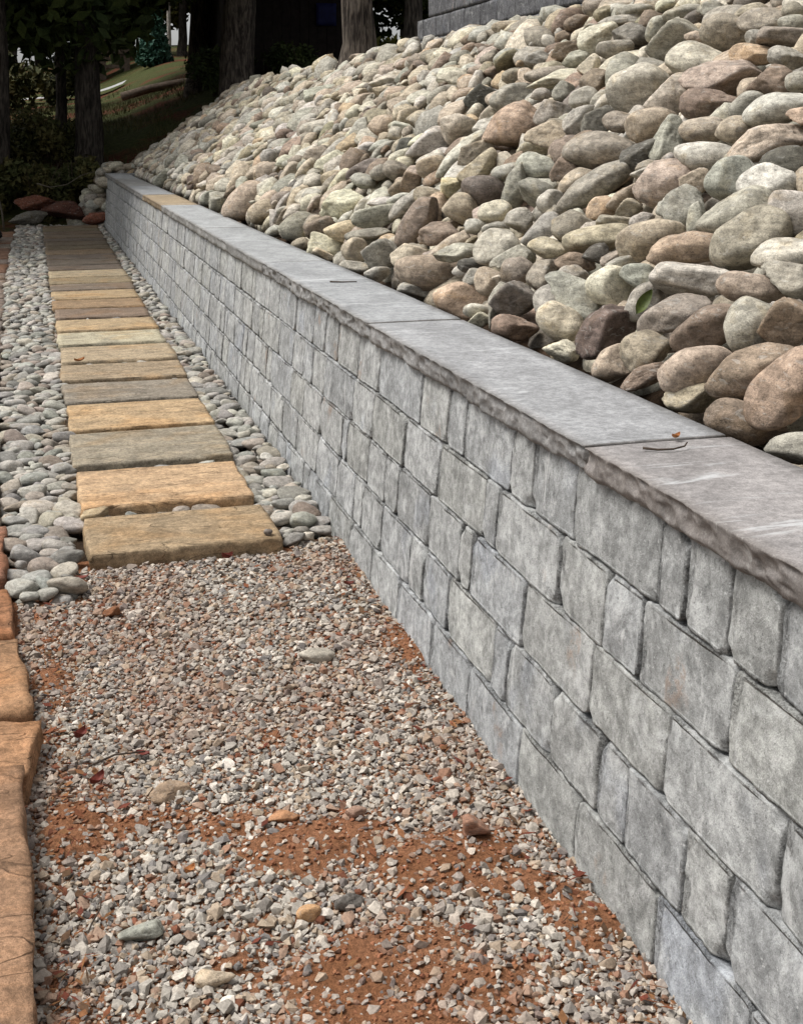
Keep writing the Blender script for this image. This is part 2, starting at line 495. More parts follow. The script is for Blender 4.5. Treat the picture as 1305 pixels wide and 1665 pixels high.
M_CANE = flat('dry_cane', lin(88, 82, 72), 0.8, 0.3, 40)

# ------------------------------------------------------------------ measured stones of the bank: place, half sizes, turn, tint, rounded or angular
HERO = [
(1.536,2.460,0.922,0.114,0.058,0.082,0.74,0.57,-0.34,-0.12,'brn','r'),(1.500,2.641,0.895,0.094,0.058,0.070,0.77,0.60,-0.20,-0.07,'tan','r'),
(1.526,2.316,0.915,0.109,0.061,0.070,0.78,0.48,-0.39,0.11,'rst','r'),(1.491,2.414,0.816,0.093,0.054,0.066,0.72,0.65,-0.01,-0.24,'brn','a'),
(1.450,2.168,0.827,0.057,0.033,0.037,0.74,0.55,-0.32,-0.23,'grn','a'),(1.470,2.600,0.842,0.073,0.038,0.052,0.77,0.61,-0.14,-0.12,'tan','a'),
(1.601,2.770,0.971,0.098,0.053,0.067,0.72,0.56,-0.41,-0.07,'brn','r'),(1.640,2.633,1.000,0.075,0.068,0.074,0.72,0.53,-0.45,0.01,'gry','r'),
(1.666,2.524,1.019,0.073,0.060,0.061,0.75,0.58,-0.29,-0.09,'rst','r'),(1.504,2.891,0.898,0.070,0.058,0.063,0.76,0.64,-0.07,-0.11,'rsg','a'),
(1.468,2.831,0.851,0.075,0.027,0.044,0.78,0.57,-0.24,0.02,'brn','a'),(1.466,3.015,0.849,0.069,0.045,0.057,0.79,0.56,-0.22,0.09,'tan','r'),
(1.717,3.047,1.058,0.119,0.056,0.080,0.71,0.62,-0.26,-0.21,'pal','r'),(1.805,3.241,1.124,0.118,0.049,0.068,0.70,0.62,-0.31,-0.17,'org','a'),
(1.867,3.008,1.170,0.124,0.076,0.099,0.77,0.58,-0.26,0.06,'brg','r'),(1.940,3.205,1.225,0.118,0.083,0.098,0.72,0.68,-0.10,-0.11,'gry','r'),
(1.943,3.510,1.227,0.081,0.070,0.071,0.66,0.69,-0.04,-0.29,'blu','a'),(1.901,3.360,1.196,0.057,0.031,0.037,0.68,0.38,-0.53,0.33,'gry','r'),
(1.962,2.955,1.242,0.070,0.062,0.067,0.71,0.66,-0.17,-0.18,'pal','r'),(1.840,2.800,1.150,0.091,0.050,0.059,0.72,0.59,-0.36,-0.08,'pal','r'),
(1.770,2.686,1.097,0.070,0.045,0.053,0.69,0.63,-0.20,-0.31,'gry','r'),(1.724,2.768,1.063,0.092,0.044,0.057,0.70,0.66,-0.08,-0.25,'pnk','a'),
(1.611,2.963,0.978,0.104,0.049,0.072,0.75,0.58,-0.30,-0.02,'brg','r'),(2.526,4.263,1.665,0.176,0.070,0.105,0.68,0.70,-0.16,-0.13,'pnk','a'),
(2.483,3.903,1.632,0.086,0.065,0.064,0.65,0.65,-0.33,-0.21,'brn','a'),(2.389,4.139,1.561,0.115,0.070,0.078,0.67,0.66,-0.30,-0.18,'rdb','a'),
(2.375,3.868,1.551,0.066,0.050,0.053,0.66,0.65,-0.33,-0.20,'gry','r'),(2.353,3.652,1.535,0.121,0.058,0.078,0.66,0.63,-0.38,-0.16,'pal','r'),
(2.212,3.482,1.429,0.131,0.056,0.082,0.72,0.64,-0.25,-0.05,'ctn','r'),(2.262,3.756,1.466,0.066,0.050,0.058,0.67,0.67,-0.22,-0.22,'tan','r'),
(2.259,3.954,1.464,0.089,0.050,0.066,0.69,0.68,-0.19,-0.16,'pnt','r'),(2.142,3.735,1.376,0.106,0.054,0.068,0.69,0.66,-0.23,-0.18,'pal','r'),
(2.212,4.115,1.429,0.094,0.059,0.065,0.65,0.49,-0.54,0.20,'gry','a'),(2.062,3.438,1.316,0.088,0.069,0.076,0.73,0.63,-0.28,-0.05,'blu','r'),
(2.060,3.229,1.315,0.096,0.058,0.075,0.72,0.66,-0.19,-0.10,'pal','r'),(2.033,3.615,1.295,0.063,0.042,0.048,0.69,0.59,-0.42,-0.01,'tan','a'),
(2.019,3.786,1.284,0.109,0.086,0.090,0.70,0.65,-0.26,-0.15,'pnt','r'),(2.446,4.556,1.605,0.106,0.093,0.097,0.65,0.67,-0.25,-0.24,'ptn','r'),
(2.315,3.456,1.506,0.047,0.032,0.041,0.67,0.65,-0.30,-0.18,'org','a'),(2.477,3.718,1.627,0.046,0.037,0.042,0.68,0.70,-0.15,-0.14,'gry','r'),
(2.123,3.242,1.363,0.080,0.056,0.067,0.68,0.63,-0.32,-0.20,'drk','r'),(2.637,4.659,1.748,0.140,0.095,0.108,0.67,0.68,-0.25,-0.13,'ptn','r'),
(2.647,4.269,1.755,0.099,0.044,0.063,0.63,0.68,-0.25,-0.28,'ort','r'),(2.609,3.977,1.727,0.076,0.044,0.053,0.66,0.70,-0.19,-0.18,'gry','a'),
(2.783,5.120,1.857,0.147,0.116,0.111,0.68,0.69,-0.23,-0.10,'gry','r'),(2.787,4.674,1.860,0.130,0.085,0.103,0.60,0.69,-0.13,-0.37,'brg','r'),
(2.852,4.513,1.909,0.116,0.055,0.083,0.66,0.71,-0.20,-0.14,'brg','r'),(2.747,4.405,1.830,0.048,0.035,0.043,0.67,0.72,-0.15,-0.13,'gry','r'),
(2.735,4.216,1.821,0.098,0.049,0.071,0.68,0.70,-0.20,-0.09,'brg','r'),(2.884,4.360,1.933,0.051,0.040,0.042,0.66,0.72,-0.14,-0.12,'brg','r'),
(3.005,5.448,2.024,0.108,0.046,0.072,0.64,0.69,-0.29,-0.18,'gry','r'),(2.933,4.750,1.970,0.084,0.035,0.047,0.66,0.69,-0.27,-0.13,'tan','r'),
(2.992,5.160,2.014,0.078,0.044,0.053,0.61,0.74,-0.06,-0.28,'gry','a'),(2.805,4.247,1.874,0.058,0.037,0.044,0.69,0.69,-0.21,-0.07,'gry','r'),
(2.798,4.967,1.868,0.060,0.033,0.045,0.63,0.74,-0.06,-0.22,'tan','a'),(1.641,3.397,1.001,0.081,0.065,0.068,0.73,0.67,-0.04,-0.13,'crm','r'),
(1.567,3.505,0.946,0.108,0.075,0.076,0.70,0.68,0.03,-0.23,'gry','r'),(1.638,3.665,0.999,0.054,0.041,0.043,0.71,0.63,-0.21,-0.22,'gry','a'),
(1.498,3.446,0.893,0.077,0.055,0.067,0.68,0.65,0.04,-0.34,'ylg','r'),(1.517,3.176,0.908,0.106,0.063,0.077,0.74,0.56,-0.37,0.06,'drd','a'),
(1.455,3.337,0.830,0.055,0.035,0.045,0.73,0.65,-0.05,-0.20,'crm','a'),(1.474,3.745,0.835,0.079,0.046,0.061,0.76,0.64,-0.13,-0.09,'rst','a'),
(1.516,3.867,0.907,0.083,0.063,0.070,0.74,0.63,-0.22,-0.11,'prp','a'),(1.618,3.859,0.984,0.063,0.052,0.055,0.72,0.57,-0.38,0.09,'brg','a'),
(1.689,3.760,1.037,0.071,0.033,0.048,0.73,0.67,-0.04,-0.09,'brn','a'),(1.727,3.683,1.065,0.046,0.037,0.035,0.76,0.62,-0.19,0.02,'drk','a'),
(1.691,3.310,1.038,0.064,0.042,0.046,0.71,0.67,-0.05,-0.19,'blu','r'),(1.721,3.474,1.061,0.060,0.023,0.032,0.75,0.64,-0.17,-0.05,'blu','r'),
(1.731,3.546,1.068,0.053,0.027,0.037,0.71,0.60,-0.36,-0.06,'brg','r'),(1.807,3.462,1.125,0.110,0.071,0.081,0.74,0.62,-0.25,-0.03,'tan','r'),
(1.624,3.162,0.988,0.068,0.044,0.051,0.73,0.57,-0.37,0.03,'gry','r'),(2.153,4.551,1.385,0.167,0.081,0.117,0.68,0.66,-0.24,-0.22,'brg','r'),
(1.978,4.267,1.254,0.174,0.055,0.091,0.70,0.61,-0.37,0.02,'grn','a'),(2.004,4.469,1.273,0.087,0.042,0.055,0.69,0.62,-0.37,-0.01,'tan','r'),
(2.044,4.653,1.303,0.068,0.055,0.055,0.64,0.54,-0.52,0.18,'rdb','a'),(2.040,4.925,1.300,0.103,0.066,0.079,0.66,0.68,-0.02,-0.33,'pgn','a'),
(1.927,4.675,1.215,0.087,0.057,0.068,0.66,0.70,0.05,-0.26,'grn','r'),(1.894,4.449,1.191,0.060,0.052,0.053,0.72,0.69,-0.06,-0.07,'pal','r'),
(1.899,4.019,1.194,0.060,0.045,0.045,0.72,0.61,-0.32,0.03,'ort','r'),(1.950,3.928,1.233,0.077,0.035,0.049,0.69,0.59,-0.41,0.01,'tan','r'),
(1.913,3.835,1.205,0.048,0.034,0.035,0.72,0.63,-0.28,-0.05,'tan','r'),(1.773,4.253,1.100,0.082,0.065,0.069,0.72,0.65,-0.21,-0.10,'gry','r'),
(1.815,4.054,1.131,0.084,0.060,0.070,0.73,0.65,-0.20,-0.09,'brg','r'),(1.784,3.788,1.108,0.124,0.047,0.074,0.73,0.65,-0.19,-0.11,'tan','r'),
(1.851,3.808,1.158,0.066,0.032,0.044,0.73,0.66,-0.14,-0.09,'brg','r'),(1.718,4.049,1.059,0.078,0.040,0.054,0.72,0.65,-0.19,-0.14,'ctn','r'),
(2.140,4.184,1.375,0.082,0.050,0.057,0.67,0.62,-0.39,-0.09,'drk','a'),(2.061,4.001,1.316,0.060,0.024,0.038,0.68,0.65,-0.29,-0.19,'pal','r'),
(2.315,5.173,1.506,0.106,0.049,0.065,0.68,0.54,-0.44,0.20,'blu','r'),(2.302,4.928,1.497,0.090,0.058,0.065,0.74,0.62,-0.25,0.10,'dgn','a'),
(2.307,4.710,1.500,0.075,0.045,0.050,0.68,0.71,-0.07,-0.16,'brg','r'),(2.288,4.395,1.486,0.102,0.071,0.087,0.72,0.66,-0.20,-0.02,'tan','r'),
(2.209,5.229,1.427,0.101,0.076,0.087,0.73,0.64,-0.24,0.05,'tan','a'),(1.866,3.644,1.170,0.046,0.033,0.033,0.75,0.63,-0.22,0.00,'gry','a'),
(2.491,4.907,1.638,0.143,0.117,0.127,0.68,0.69,-0.20,-0.13,'ptn','r'),(2.609,5.275,1.727,0.116,0.097,0.102,0.69,0.64,-0.33,0.03,'gry','r'),
(2.615,6.097,1.731,0.163,0.050,0.082,0.69,0.69,-0.22,-0.07,'crm','r'),(2.662,6.306,1.767,0.132,0.044,0.079,0.70,0.69,-0.17,-0.02,'brg','r'),
(2.693,5.836,1.790,0.062,0.048,0.054,0.70,0.57,-0.40,0.19,'crm','r'),(2.567,5.493,1.695,0.081,0.068,0.066,0.70,0.67,-0.25,-0.00,'brn','a'),
(2.374,5.584,1.551,0.094,0.068,0.070,0.67,0.68,-0.25,-0.18,'gry','r'),(2.261,5.783,1.466,0.154,0.127,0.129,0.73,0.63,-0.25,0.10,'org','a'),
(2.459,5.406,1.614,0.073,0.054,0.053,0.72,0.66,-0.19,0.04,'pal','r'),(2.416,5.124,1.582,0.063,0.036,0.043,0.71,0.65,-0.29,0.01,'pal','r'),
(2.902,6.175,1.946,0.112,0.091,0.098,0.64,0.67,-0.36,-0.11,'ptn','a'),(2.899,5.798,1.945,0.100,0.065,0.083,0.66,0.73,-0.10,-0.14,'dgn','a'),
(2.802,5.783,1.871,0.099,0.051,0.069,0.65,0.68,-0.29,-0.17,'gry','r'),(2.858,6.502,1.914,0.102,0.053,0.064,0.66,0.68,-0.30,-0.11,'brn','a'),
(2.764,6.176,1.843,0.076,0.047,0.055,0.67,0.68,-0.29,-0.10,'gry','r'),(2.795,6.527,1.866,0.053,0.046,0.045,0.67,0.71,-0.17,-0.16,'rst','a'),
(2.818,6.832,1.884,0.083,0.047,0.060,0.70,0.71,-0.12,-0.02,'gry','r'),(3.120,6.958,2.110,0.085,0.049,0.065,0.65,0.68,-0.33,-0.08,'brn','a'),
(3.045,6.213,2.053,0.128,0.037,0.065,0.67,0.71,-0.18,-0.10,'gry','r'),(3.121,6.207,2.111,0.107,0.040,0.068,0.67,0.71,-0.20,-0.09,'gry','r'),
(2.918,5.572,1.958,0.070,0.060,0.066,0.69,0.64,-0.34,0.03,'gry','r'),(3.171,6.677,2.148,0.075,0.047,0.055,0.68,0.62,-0.38,0.11,'olv','a'),
(3.006,6.535,2.025,0.065,0.042,0.045,0.69,0.68,-0.24,0.01,'gry','r'),(2.510,6.041,1.652,0.060,0.035,0.041,0.70,0.70,-0.10,-0.03,'gry','r'),
(2.520,5.766,1.660,0.064,0.054,0.056,0.68,0.70,-0.14,-0.13,'grn','a'),(1.552,4.870,0.882,0.153,0.081,0.095,0.75,0.66,-0.06,-0.04,'rsg','r'),
(1.496,4.868,0.809,0.094,0.042,0.065,0.75,0.66,-0.03,-0.05,'gry','r'),(1.499,4.349,0.843,0.108,0.068,0.079,0.72,0.63,-0.16,-0.23,'pch','r'),
(1.672,4.433,1.024,0.100,0.080,0.078,0.74,0.63,-0.22,0.01,'pgn','r'),(1.615,4.738,0.981,0.095,0.038,0.061,0.75,0.65,-0.08,0.02,'gry','a'),
(1.672,5.146,1.024,0.109,0.053,0.065,0.71,0.65,-0.21,-0.15,'rdb','a'),(1.621,4.905,0.986,0.115,0.039,0.066,0.75,0.63,-0.19,0.06,'pnt','r'),
(1.545,5.181,0.929,0.085,0.056,0.065,0.75,0.64,-0.17,0.06,'ctn','r'),(1.693,5.521,1.040,0.147,0.075,0.108,0.64,0.57,-0.47,0.18,'rdb','r'),
(1.639,4.196,0.999,0.085,0.044,0.053,0.74,0.60,-0.29,0.05,'gry','r'),(1.605,4.055,0.973,0.064,0.057,0.054,0.73,0.66,-0.11,-0.12,'brg','a'),
(1.547,4.187,0.930,0.056,0.053,0.054,0.73,0.65,-0.16,-0.17,'tan','r'),(1.558,4.153,0.938,0.031,0.019,0.022,0.74,0.66,-0.09,-0.11,'crm','r'),
(1.478,3.935,0.879,0.085,0.032,0.049,0.69,0.44,-0.46,0.34,'gry','a'),(1.450,4.051,0.847,0.047,0.026,0.034,0.73,0.64,-0.14,-0.21,'pal','r'),
(1.445,3.999,0.823,0.042,0.028,0.031,0.76,0.63,-0.16,-0.06,'crm','a'),(1.582,4.477,0.957,0.054,0.028,0.034,0.74,0.66,-0.12,-0.07,'drk','r'),
(1.547,4.329,0.930,0.052,0.035,0.045,0.74,0.64,-0.17,-0.06,'gry','r'),(1.739,4.870,1.074,0.048,0.034,0.038,0.73,0.64,-0.25,-0.01,'pal','r'),
(1.744,4.647,1.078,0.056,0.030,0.039,0.71,0.65,-0.20,-0.15,'gry','r'),(1.806,5.244,1.125,0.087,0.072,0.072,0.71,0.69,-0.02,-0.15,'tan','r'),
(1.901,5.653,1.196,0.058,0.052,0.056,0.71,0.68,-0.11,-0.12,'yel','r'),(1.913,5.245,1.205,0.100,0.066,0.085,0.73,0.68,-0.09,-0.03,'dkb','r'),
(2.025,5.613,1.289,0.113,0.055,0.079,0.70,0.59,-0.37,0.16,'tan','r'),(2.111,5.906,1.353,0.112,0.061,0.078,0.68,0.65,-0.33,-0.03,'brg','a'),
(2.094,6.111,1.341,0.185,0.049,0.083,0.70,0.60,-0.36,0.15,'pal','r'),(2.267,6.637,1.470,0.110,0.091,0.090,0.69,0.71,-0.03,-0.15,'ptn','r'),
(1.816,4.854,1.132,0.073,0.048,0.060,0.73,0.66,-0.17,-0.04,'crm','r'),(1.944,4.934,1.228,0.112,0.054,0.078,0.71,0.44,-0.41,0.35,'grn','a'),
(1.796,4.523,1.117,0.060,0.053,0.059,0.70,0.64,-0.27,-0.15,'gry','a'),(2.014,5.229,1.280,0.070,0.039,0.052,0.73,0.66,-0.16,0.01,'blu','r'),
(2.001,6.283,1.271,0.082,0.064,0.071,0.73,0.64,-0.20,0.09,'tan','r'),(1.965,6.760,1.244,0.095,0.061,0.071,0.72,0.70,-0.02,-0.02,'brg','a'),
(1.904,6.363,1.198,0.068,0.061,0.058,0.74,0.63,-0.21,0.14,'rst','a'),(2.156,6.851,1.387,0.151,0.078,0.096,0.68,0.65,-0.34,0.02,'pal','r'),
(2.132,7.152,1.369,0.101,0.065,0.073,0.69,0.67,-0.28,-0.03,'drk','a'),(2.330,7.560,1.518,0.085,0.081,0.077,0.70,0.71,-0.03,-0.03,'pnt','a'),
(2.285,7.803,1.484,0.079,0.048,0.053,0.68,0.69,-0.17,-0.17,'pal','r'),(1.835,5.791,1.146,0.082,0.049,0.065,0.70,0.70,0.04,-0.09,'tan','r'),
(1.797,6.182,1.118,0.073,0.031,0.050,0.73,0.68,-0.08,-0.03,'pal','r'),(1.775,5.975,1.101,0.118,0.047,0.068,0.71,0.61,-0.34,0.14,'gry','r'),
(2.279,6.224,1.479,0.089,0.054,0.062,0.67,0.66,-0.32,-0.08,'pal','r'),(2.504,6.893,1.648,0.111,0.083,0.088,0.67,0.71,-0.04,-0.22,'slt','a'),
(2.648,7.585,1.756,0.074,0.069,0.069,0.70,0.62,-0.32,0.16,'pch','a'),(2.485,7.564,1.634,0.086,0.077,0.081,0.59,0.58,-0.53,0.18,'tan','r'),
(2.717,7.895,1.808,0.157,0.063,0.096,0.71,0.70,-0.12,0.03,'ptn','r'),(2.496,6.386,1.642,0.136,0.081,0.106,0.69,0.68,-0.23,-0.08,'gry','r'),
(2.547,8.164,1.680,0.129,0.065,0.087,0.69,0.70,-0.13,-0.13,'ptn','r'),(2.549,8.767,1.682,0.103,0.064,0.073,0.69,0.72,-0.04,-0.09,'tan','r'),
(2.801,9.812,1.871,0.215,0.088,0.131,0.70,0.72,-0.05,-0.00,'ptn','r'),(2.930,9.347,1.968,0.111,0.042,0.066,0.68,0.73,-0.03,-0.08,'rdb','a'),
(2.797,8.922,1.868,0.071,0.055,0.056,0.67,0.68,-0.30,-0.05,'pal','r'),(3.021,9.349,2.036,0.143,0.074,0.100,0.69,0.72,-0.10,-0.03,'brg','r'),
(2.994,10.189,2.016,0.092,0.063,0.075,0.64,0.67,-0.37,0.00,'pal','r'),(3.289,10.899,2.237,0.080,0.067,0.075,0.66,0.69,-0.28,-0.03,'gry','a'),
(2.819,8.296,1.884,0.099,0.042,0.059,0.68,0.71,-0.16,-0.10,'tan','r'),(2.737,7.326,1.823,0.071,0.055,0.060,0.69,0.72,-0.06,-0.05,'brn','r'),
(2.801,7.843,1.871,0.067,0.036,0.049,0.68,0.71,-0.13,-0.12,'blu','r'),(2.676,6.779,1.777,0.098,0.051,0.067,0.67,0.70,-0.17,-0.17,'brg','r'),
(3.096,7.869,2.092,0.104,0.041,0.056,0.67,0.73,-0.06,-0.10,'rst','a'),(3.235,8.331,2.196,0.139,0.048,0.085,0.68,0.72,-0.13,-0.06,'tan','r'),
(3.150,8.862,2.133,0.111,0.056,0.071,0.68,0.73,-0.05,-0.04,'brn','r'),(2.878,7.419,1.929,0.115,0.060,0.076,0.68,0.69,-0.24,-0.05,'gry','r'),
(3.002,8.205,2.021,0.089,0.042,0.053,0.66,0.73,-0.03,-0.14,'brn','a'),(2.459,7.166,1.614,0.078,0.045,0.053,0.72,0.61,-0.29,0.18,'pal','a'),
(2.949,8.571,1.982,0.088,0.059,0.072,0.66,0.69,-0.29,-0.10,'grn','r'),(1.510,7.322,0.892,0.113,0.097,0.108,0.72,0.61,-0.29,0.19,'grn','r'),
(1.503,6.563,0.836,0.106,0.073,0.076,0.72,0.68,0.04,-0.15,'crm','r'),(1.491,5.909,0.888,0.070,0.063,0.063,0.74,0.67,-0.06,-0.07,'tan','r'),
(1.514,5.497,0.905,0.096,0.074,0.084,0.72,0.66,-0.10,-0.17,'gry','r'),(1.463,5.386,0.826,0.061,0.036,0.048,0.75,0.65,-0.14,-0.03,'pal','r'),
(1.480,5.853,0.808,0.082,0.033,0.047,0.72,0.65,-0.10,-0.22,'gry','r'),(1.564,6.477,0.943,0.098,0.065,0.082,0.71,0.69,0.07,-0.12,'yel','r'),
(1.538,6.883,0.924,0.092,0.073,0.073,0.70,0.62,-0.33,0.15,'brn','r'),(1.577,5.978,0.953,0.121,0.034,0.065,0.72,0.66,-0.20,-0.14,'grn','r'),
(1.678,6.187,1.028,0.136,0.059,0.076,0.74,0.66,-0.12,0.05,'gry','r'),(1.766,6.329,1.095,0.103,0.032,0.054,0.72,0.67,-0.16,-0.04,'pal','r'),
(1.708,7.039,1.051,0.153,0.082,0.113,0.72,0.67,-0.18,-0.00,'crm','a'),(1.821,7.522,1.136,0.109,0.084,0.091,0.73,0.63,-0.21,0.14,'crm','r'),
(1.945,7.413,1.229,0.137,0.062,0.090,0.71,0.66,-0.23,0.03,'dkb','r'),(2.085,7.570,1.334,0.098,0.042,0.067,0.72,0.61,-0.27,0.20,'gry','r'),
(1.954,8.333,1.235,0.125,0.088,0.092,0.72,0.64,-0.23,0.13,'crm','r'),(1.857,7.923,1.163,0.084,0.053,0.061,0.72,0.66,-0.19,0.05,'tan','r'),
(2.213,8.672,1.430,0.150,0.068,0.089,0.62,0.56,-0.48,0.28,'blu','a'),(2.370,8.685,1.547,0.112,0.083,0.098,0.69,0.72,0.05,-0.07,'olv','a'),
(2.129,8.096,1.366,0.081,0.072,0.079,0.73,0.66,-0.14,0.10,'org','a'),(2.134,7.717,1.370,0.100,0.043,0.060,0.71,0.69,-0.15,-0.03,'pal','r'),
(2.287,10.242,1.485,0.181,0.079,0.112,0.71,0.70,-0.08,0.02,'pgn','r'),(2.364,11.224,1.543,0.179,0.124,0.148,0.66,0.66,-0.34,0.09,'gry','a'),
(2.512,10.825,1.654,0.102,0.096,0.091,0.70,0.71,-0.02,-0.02,'gry','r'),(2.579,9.944,1.704,0.133,0.067,0.090,0.71,0.69,-0.12,0.06,'tan','r'),
(2.510,9.341,1.652,0.125,0.052,0.084,0.68,0.69,-0.21,-0.09,'ptn','r'),(2.654,9.472,1.761,0.122,0.058,0.086,0.69,0.72,-0.05,-0.11,'tan','r'),
(2.734,12.098,1.820,0.194,0.100,0.140,0.70,0.70,-0.15,0.03,'gry','r'),(2.227,9.752,1.441,0.108,0.070,0.082,0.72,0.63,-0.22,0.20,'olv','r'),
(2.160,9.314,1.390,0.083,0.057,0.059,0.70,0.68,-0.20,-0.02,'brn','r'),(2.158,8.965,1.388,0.095,0.065,0.070,0.68,0.67,-0.28,-0.04,'tan','r'),
(2.046,10.131,1.305,0.162,0.095,0.119,0.69,0.65,-0.29,0.13,'rst','a'),(2.020,9.547,1.285,0.121,0.063,0.090,0.69,0.59,-0.33,0.26,'pal','r'),
(1.988,8.885,1.261,0.113,0.098,0.093,0.73,0.67,-0.15,0.09,'brg','a'),(1.812,9.161,1.129,0.136,0.071,0.092,0.71,0.58,-0.29,0.29,'tan','r'),
(1.758,8.622,1.088,0.109,0.043,0.062,0.68,0.63,-0.34,0.14,'drk','r'),(1.760,8.282,1.090,0.124,0.073,0.088,0.72,0.64,-0.22,0.14,'pal','r'),
(1.708,7.907,1.051,0.109,0.057,0.071,0.72,0.67,-0.17,0.01,'crm','r'),(1.811,9.906,1.128,0.114,0.098,0.111,0.73,0.68,-0.06,0.05,'tan','r'),
(1.560,7.892,0.940,0.109,0.048,0.073,0.69,0.63,-0.34,0.14,'pnt','r'),(1.472,7.872,0.833,0.078,0.039,0.053,0.73,0.66,-0.19,0.05,'blu','r'),
(1.577,8.206,0.953,0.122,0.045,0.071,0.70,0.53,-0.33,0.36,'gry','r'),(1.464,7.067,0.817,0.066,0.039,0.049,0.72,0.66,-0.21,-0.09,'tan','r'),
(1.459,6.470,0.813,0.061,0.032,0.044,0.72,0.67,0.02,-0.17,'ctn','r'),(1.544,9.514,0.928,0.192,0.130,0.148,0.63,0.61,-0.42,0.23,'tan','r'),
(1.501,10.519,0.875,0.103,0.091,0.087,0.73,0.69,0.00,-0.00,'gry','a'),(1.491,11.172,0.868,0.091,0.072,0.084,0.71,0.67,-0.19,0.05,'grn','r'),
(1.804,10.062,1.123,0.127,0.105,0.117,0.71,0.67,-0.19,0.06,'tan','r'),(1.636,10.520,0.997,0.120,0.080,0.084,0.65,0.57,-0.40,0.31,'ctn','r'),
(1.606,11.325,0.974,0.129,0.092,0.106,0.73,0.66,-0.09,0.14,'ctn','r'),(1.577,12.931,0.953,0.111,0.084,0.091,0.68,0.67,-0.29,0.07,'drd','a'),
(1.812,11.464,1.129,0.175,0.081,0.103,0.73,0.67,-0.06,0.11,'gry','r'),(1.515,8.578,0.907,0.108,0.085,0.083,0.72,0.66,-0.21,0.03,'tan','r'),
(1.505,15.353,0.899,0.140,0.082,0.110,0.69,0.59,-0.27,0.32,'gry','r'),(2.097,15.116,1.343,0.155,0.082,0.115,0.72,0.69,-0.06,0.06,'tan','r'),
(2.218,13.589,1.433,0.170,0.081,0.113,0.68,0.67,-0.28,0.08,'pnt','r')]

# ------------------------------------------------------------------ terrain
AL = math.atan(0.75)
CA, SA = math.cos(AL), math.sin(AL)
S_CREST = 2.3
def slope_pt(s, Y, off=0.0):
    if s <= S_CREST:
        return np.array([1.4 + s * CA - off * SA, Y, 0.82 + s * SA + off * CA])
    return np.array([1.4 + S_CREST * CA + (s - S_CREST), Y, 0.82 + S_CREST * SA + off + 0.06 * (s - S_CREST)])

def hill(X, Y):
    return (0.12 + 1.15 * sstep(20.3, 24.5, Y) + 0.075 * np.clip(Y - 24, 0, 60) + 1.05 * sstep(1.2, 4.6, X)
            + 0.05 * np.clip(X - 4.6, 0, 12) + 0.10 * np.clip(X, -10, 1.2))
def ground_z(X, Y):
    X = np.asarray(X, float); Y = np.asarray(Y, float)
    emb = np.where(X < 1.4, 0.58, 0.82 + 0.75 * (np.minimum(X, 3.22) - 1.4) - 0.19) + 0.05 * np.clip(X - 3.22, 0, 20)
    near = np.where(X < 1.22, -0.10 + 0.06 * sstep(-0.75, -1.4, X), emb)
    m = 1 - sstep(20.3, 21.6, Y)
    n = fbm(np.stack([X.ravel() * 0.7, Y.ravel() * 0.7, 0 * X.ravel()], 1), 3, 4).reshape(X.shape)
    return near * m + (hill(X, Y) + 0.10 * n) * (1 - m) + 0.0 * n

gx = np.concatenate([np.linspace(-60, -6, 28), np.linspace(-5.5, -0.8, 16), np.linspace(-0.6, 1.21, 12), [1.225], np.linspace(1.4, 6, 40), np.linspace(6.4, 70, 34)])
gy = np.concatenate([np.linspace(-12, 0, 8), np.linspace(0.5, 20, 40), np.linspace(20.2, 30, 60), np.linspace(30.5, 130, 60)])
GX, GY = np.meshgrid(gx, gy)
GZ = ground_z(GX, GY)
nxg = len(gx)
Vg = np.stack([GX.ravel(), GY.ravel(), GZ.ravel()], 1)
Fg = [(j * nxg + i, j * nxg + i + 1, (j + 1) * nxg + i + 1, (j + 1) * nxg + i) for j in range(len(gy) - 1) for i in range(nxg - 1)]
ground = link('ground', mesh_np('ground', Vg, Fg), M_GROUND)
prop(ground, 'dark woodland ground of grass and red soil behind the rocks', 'ground', kind='structure')

def gz(x, y): return float(ground_z(np.array([x]), np.array([y]))[0])

def strip_mesh(name, ys, x0f, x1f, zf, nx):
    V = []; F = []
    for y in ys:
        a, b = x0f(y), x1f(y)
        for i in range(nx + 1):
            x = a + (b - a) * i / nx
            V.append((x, y, 0))
    V = np.array(V); V[:, 2] = zf(V[:, 0], V[:, 1])
    n = nx + 1
    F = [(j * n + i, j * n + i + 1, (j + 1) * n + i + 1, (j + 1) * n + i) for j in range(len(ys) - 1) for i in range(nx)]
    return mesh_np(name, V, F)

# pale road across the hillside, far behind
road = link('road', strip_mesh('road', np.linspace(37.0, 37.9, 6), lambda y: -14.0, lambda y: 2.3 + (y - 36) * 0.2,
            lambda X, Y: ground_z(X, Y) * 0 + hill(X, Y) + 0.13, 40), M_ROAD)
prop(road, 'pale road crossing the hillside behind the trees', 'road', kind='structure')

# ------------------------------------------------------------------ baking many small pieces into one mesh
def bake(name, items, mat, smooth=True):
    """items: (P, F, M3x3, t, colour)"""
    Vs, Fs, Cs = [], [], []; n = 0
    for P, F, Mx, t, c in items:
        Vs.append(P @ np.asarray(Mx).T + t); Fs.append(F + n); n += len(P)
        Cs.append(np.broadcast_to(np.asarray(c, np.float32), (len(P), 3)))
    me = mesh_np(name, np.concatenate(Vs), np.concatenate(Fs), smooth, np.concatenate(Cs))
    me.materials.append(mat)
    return me

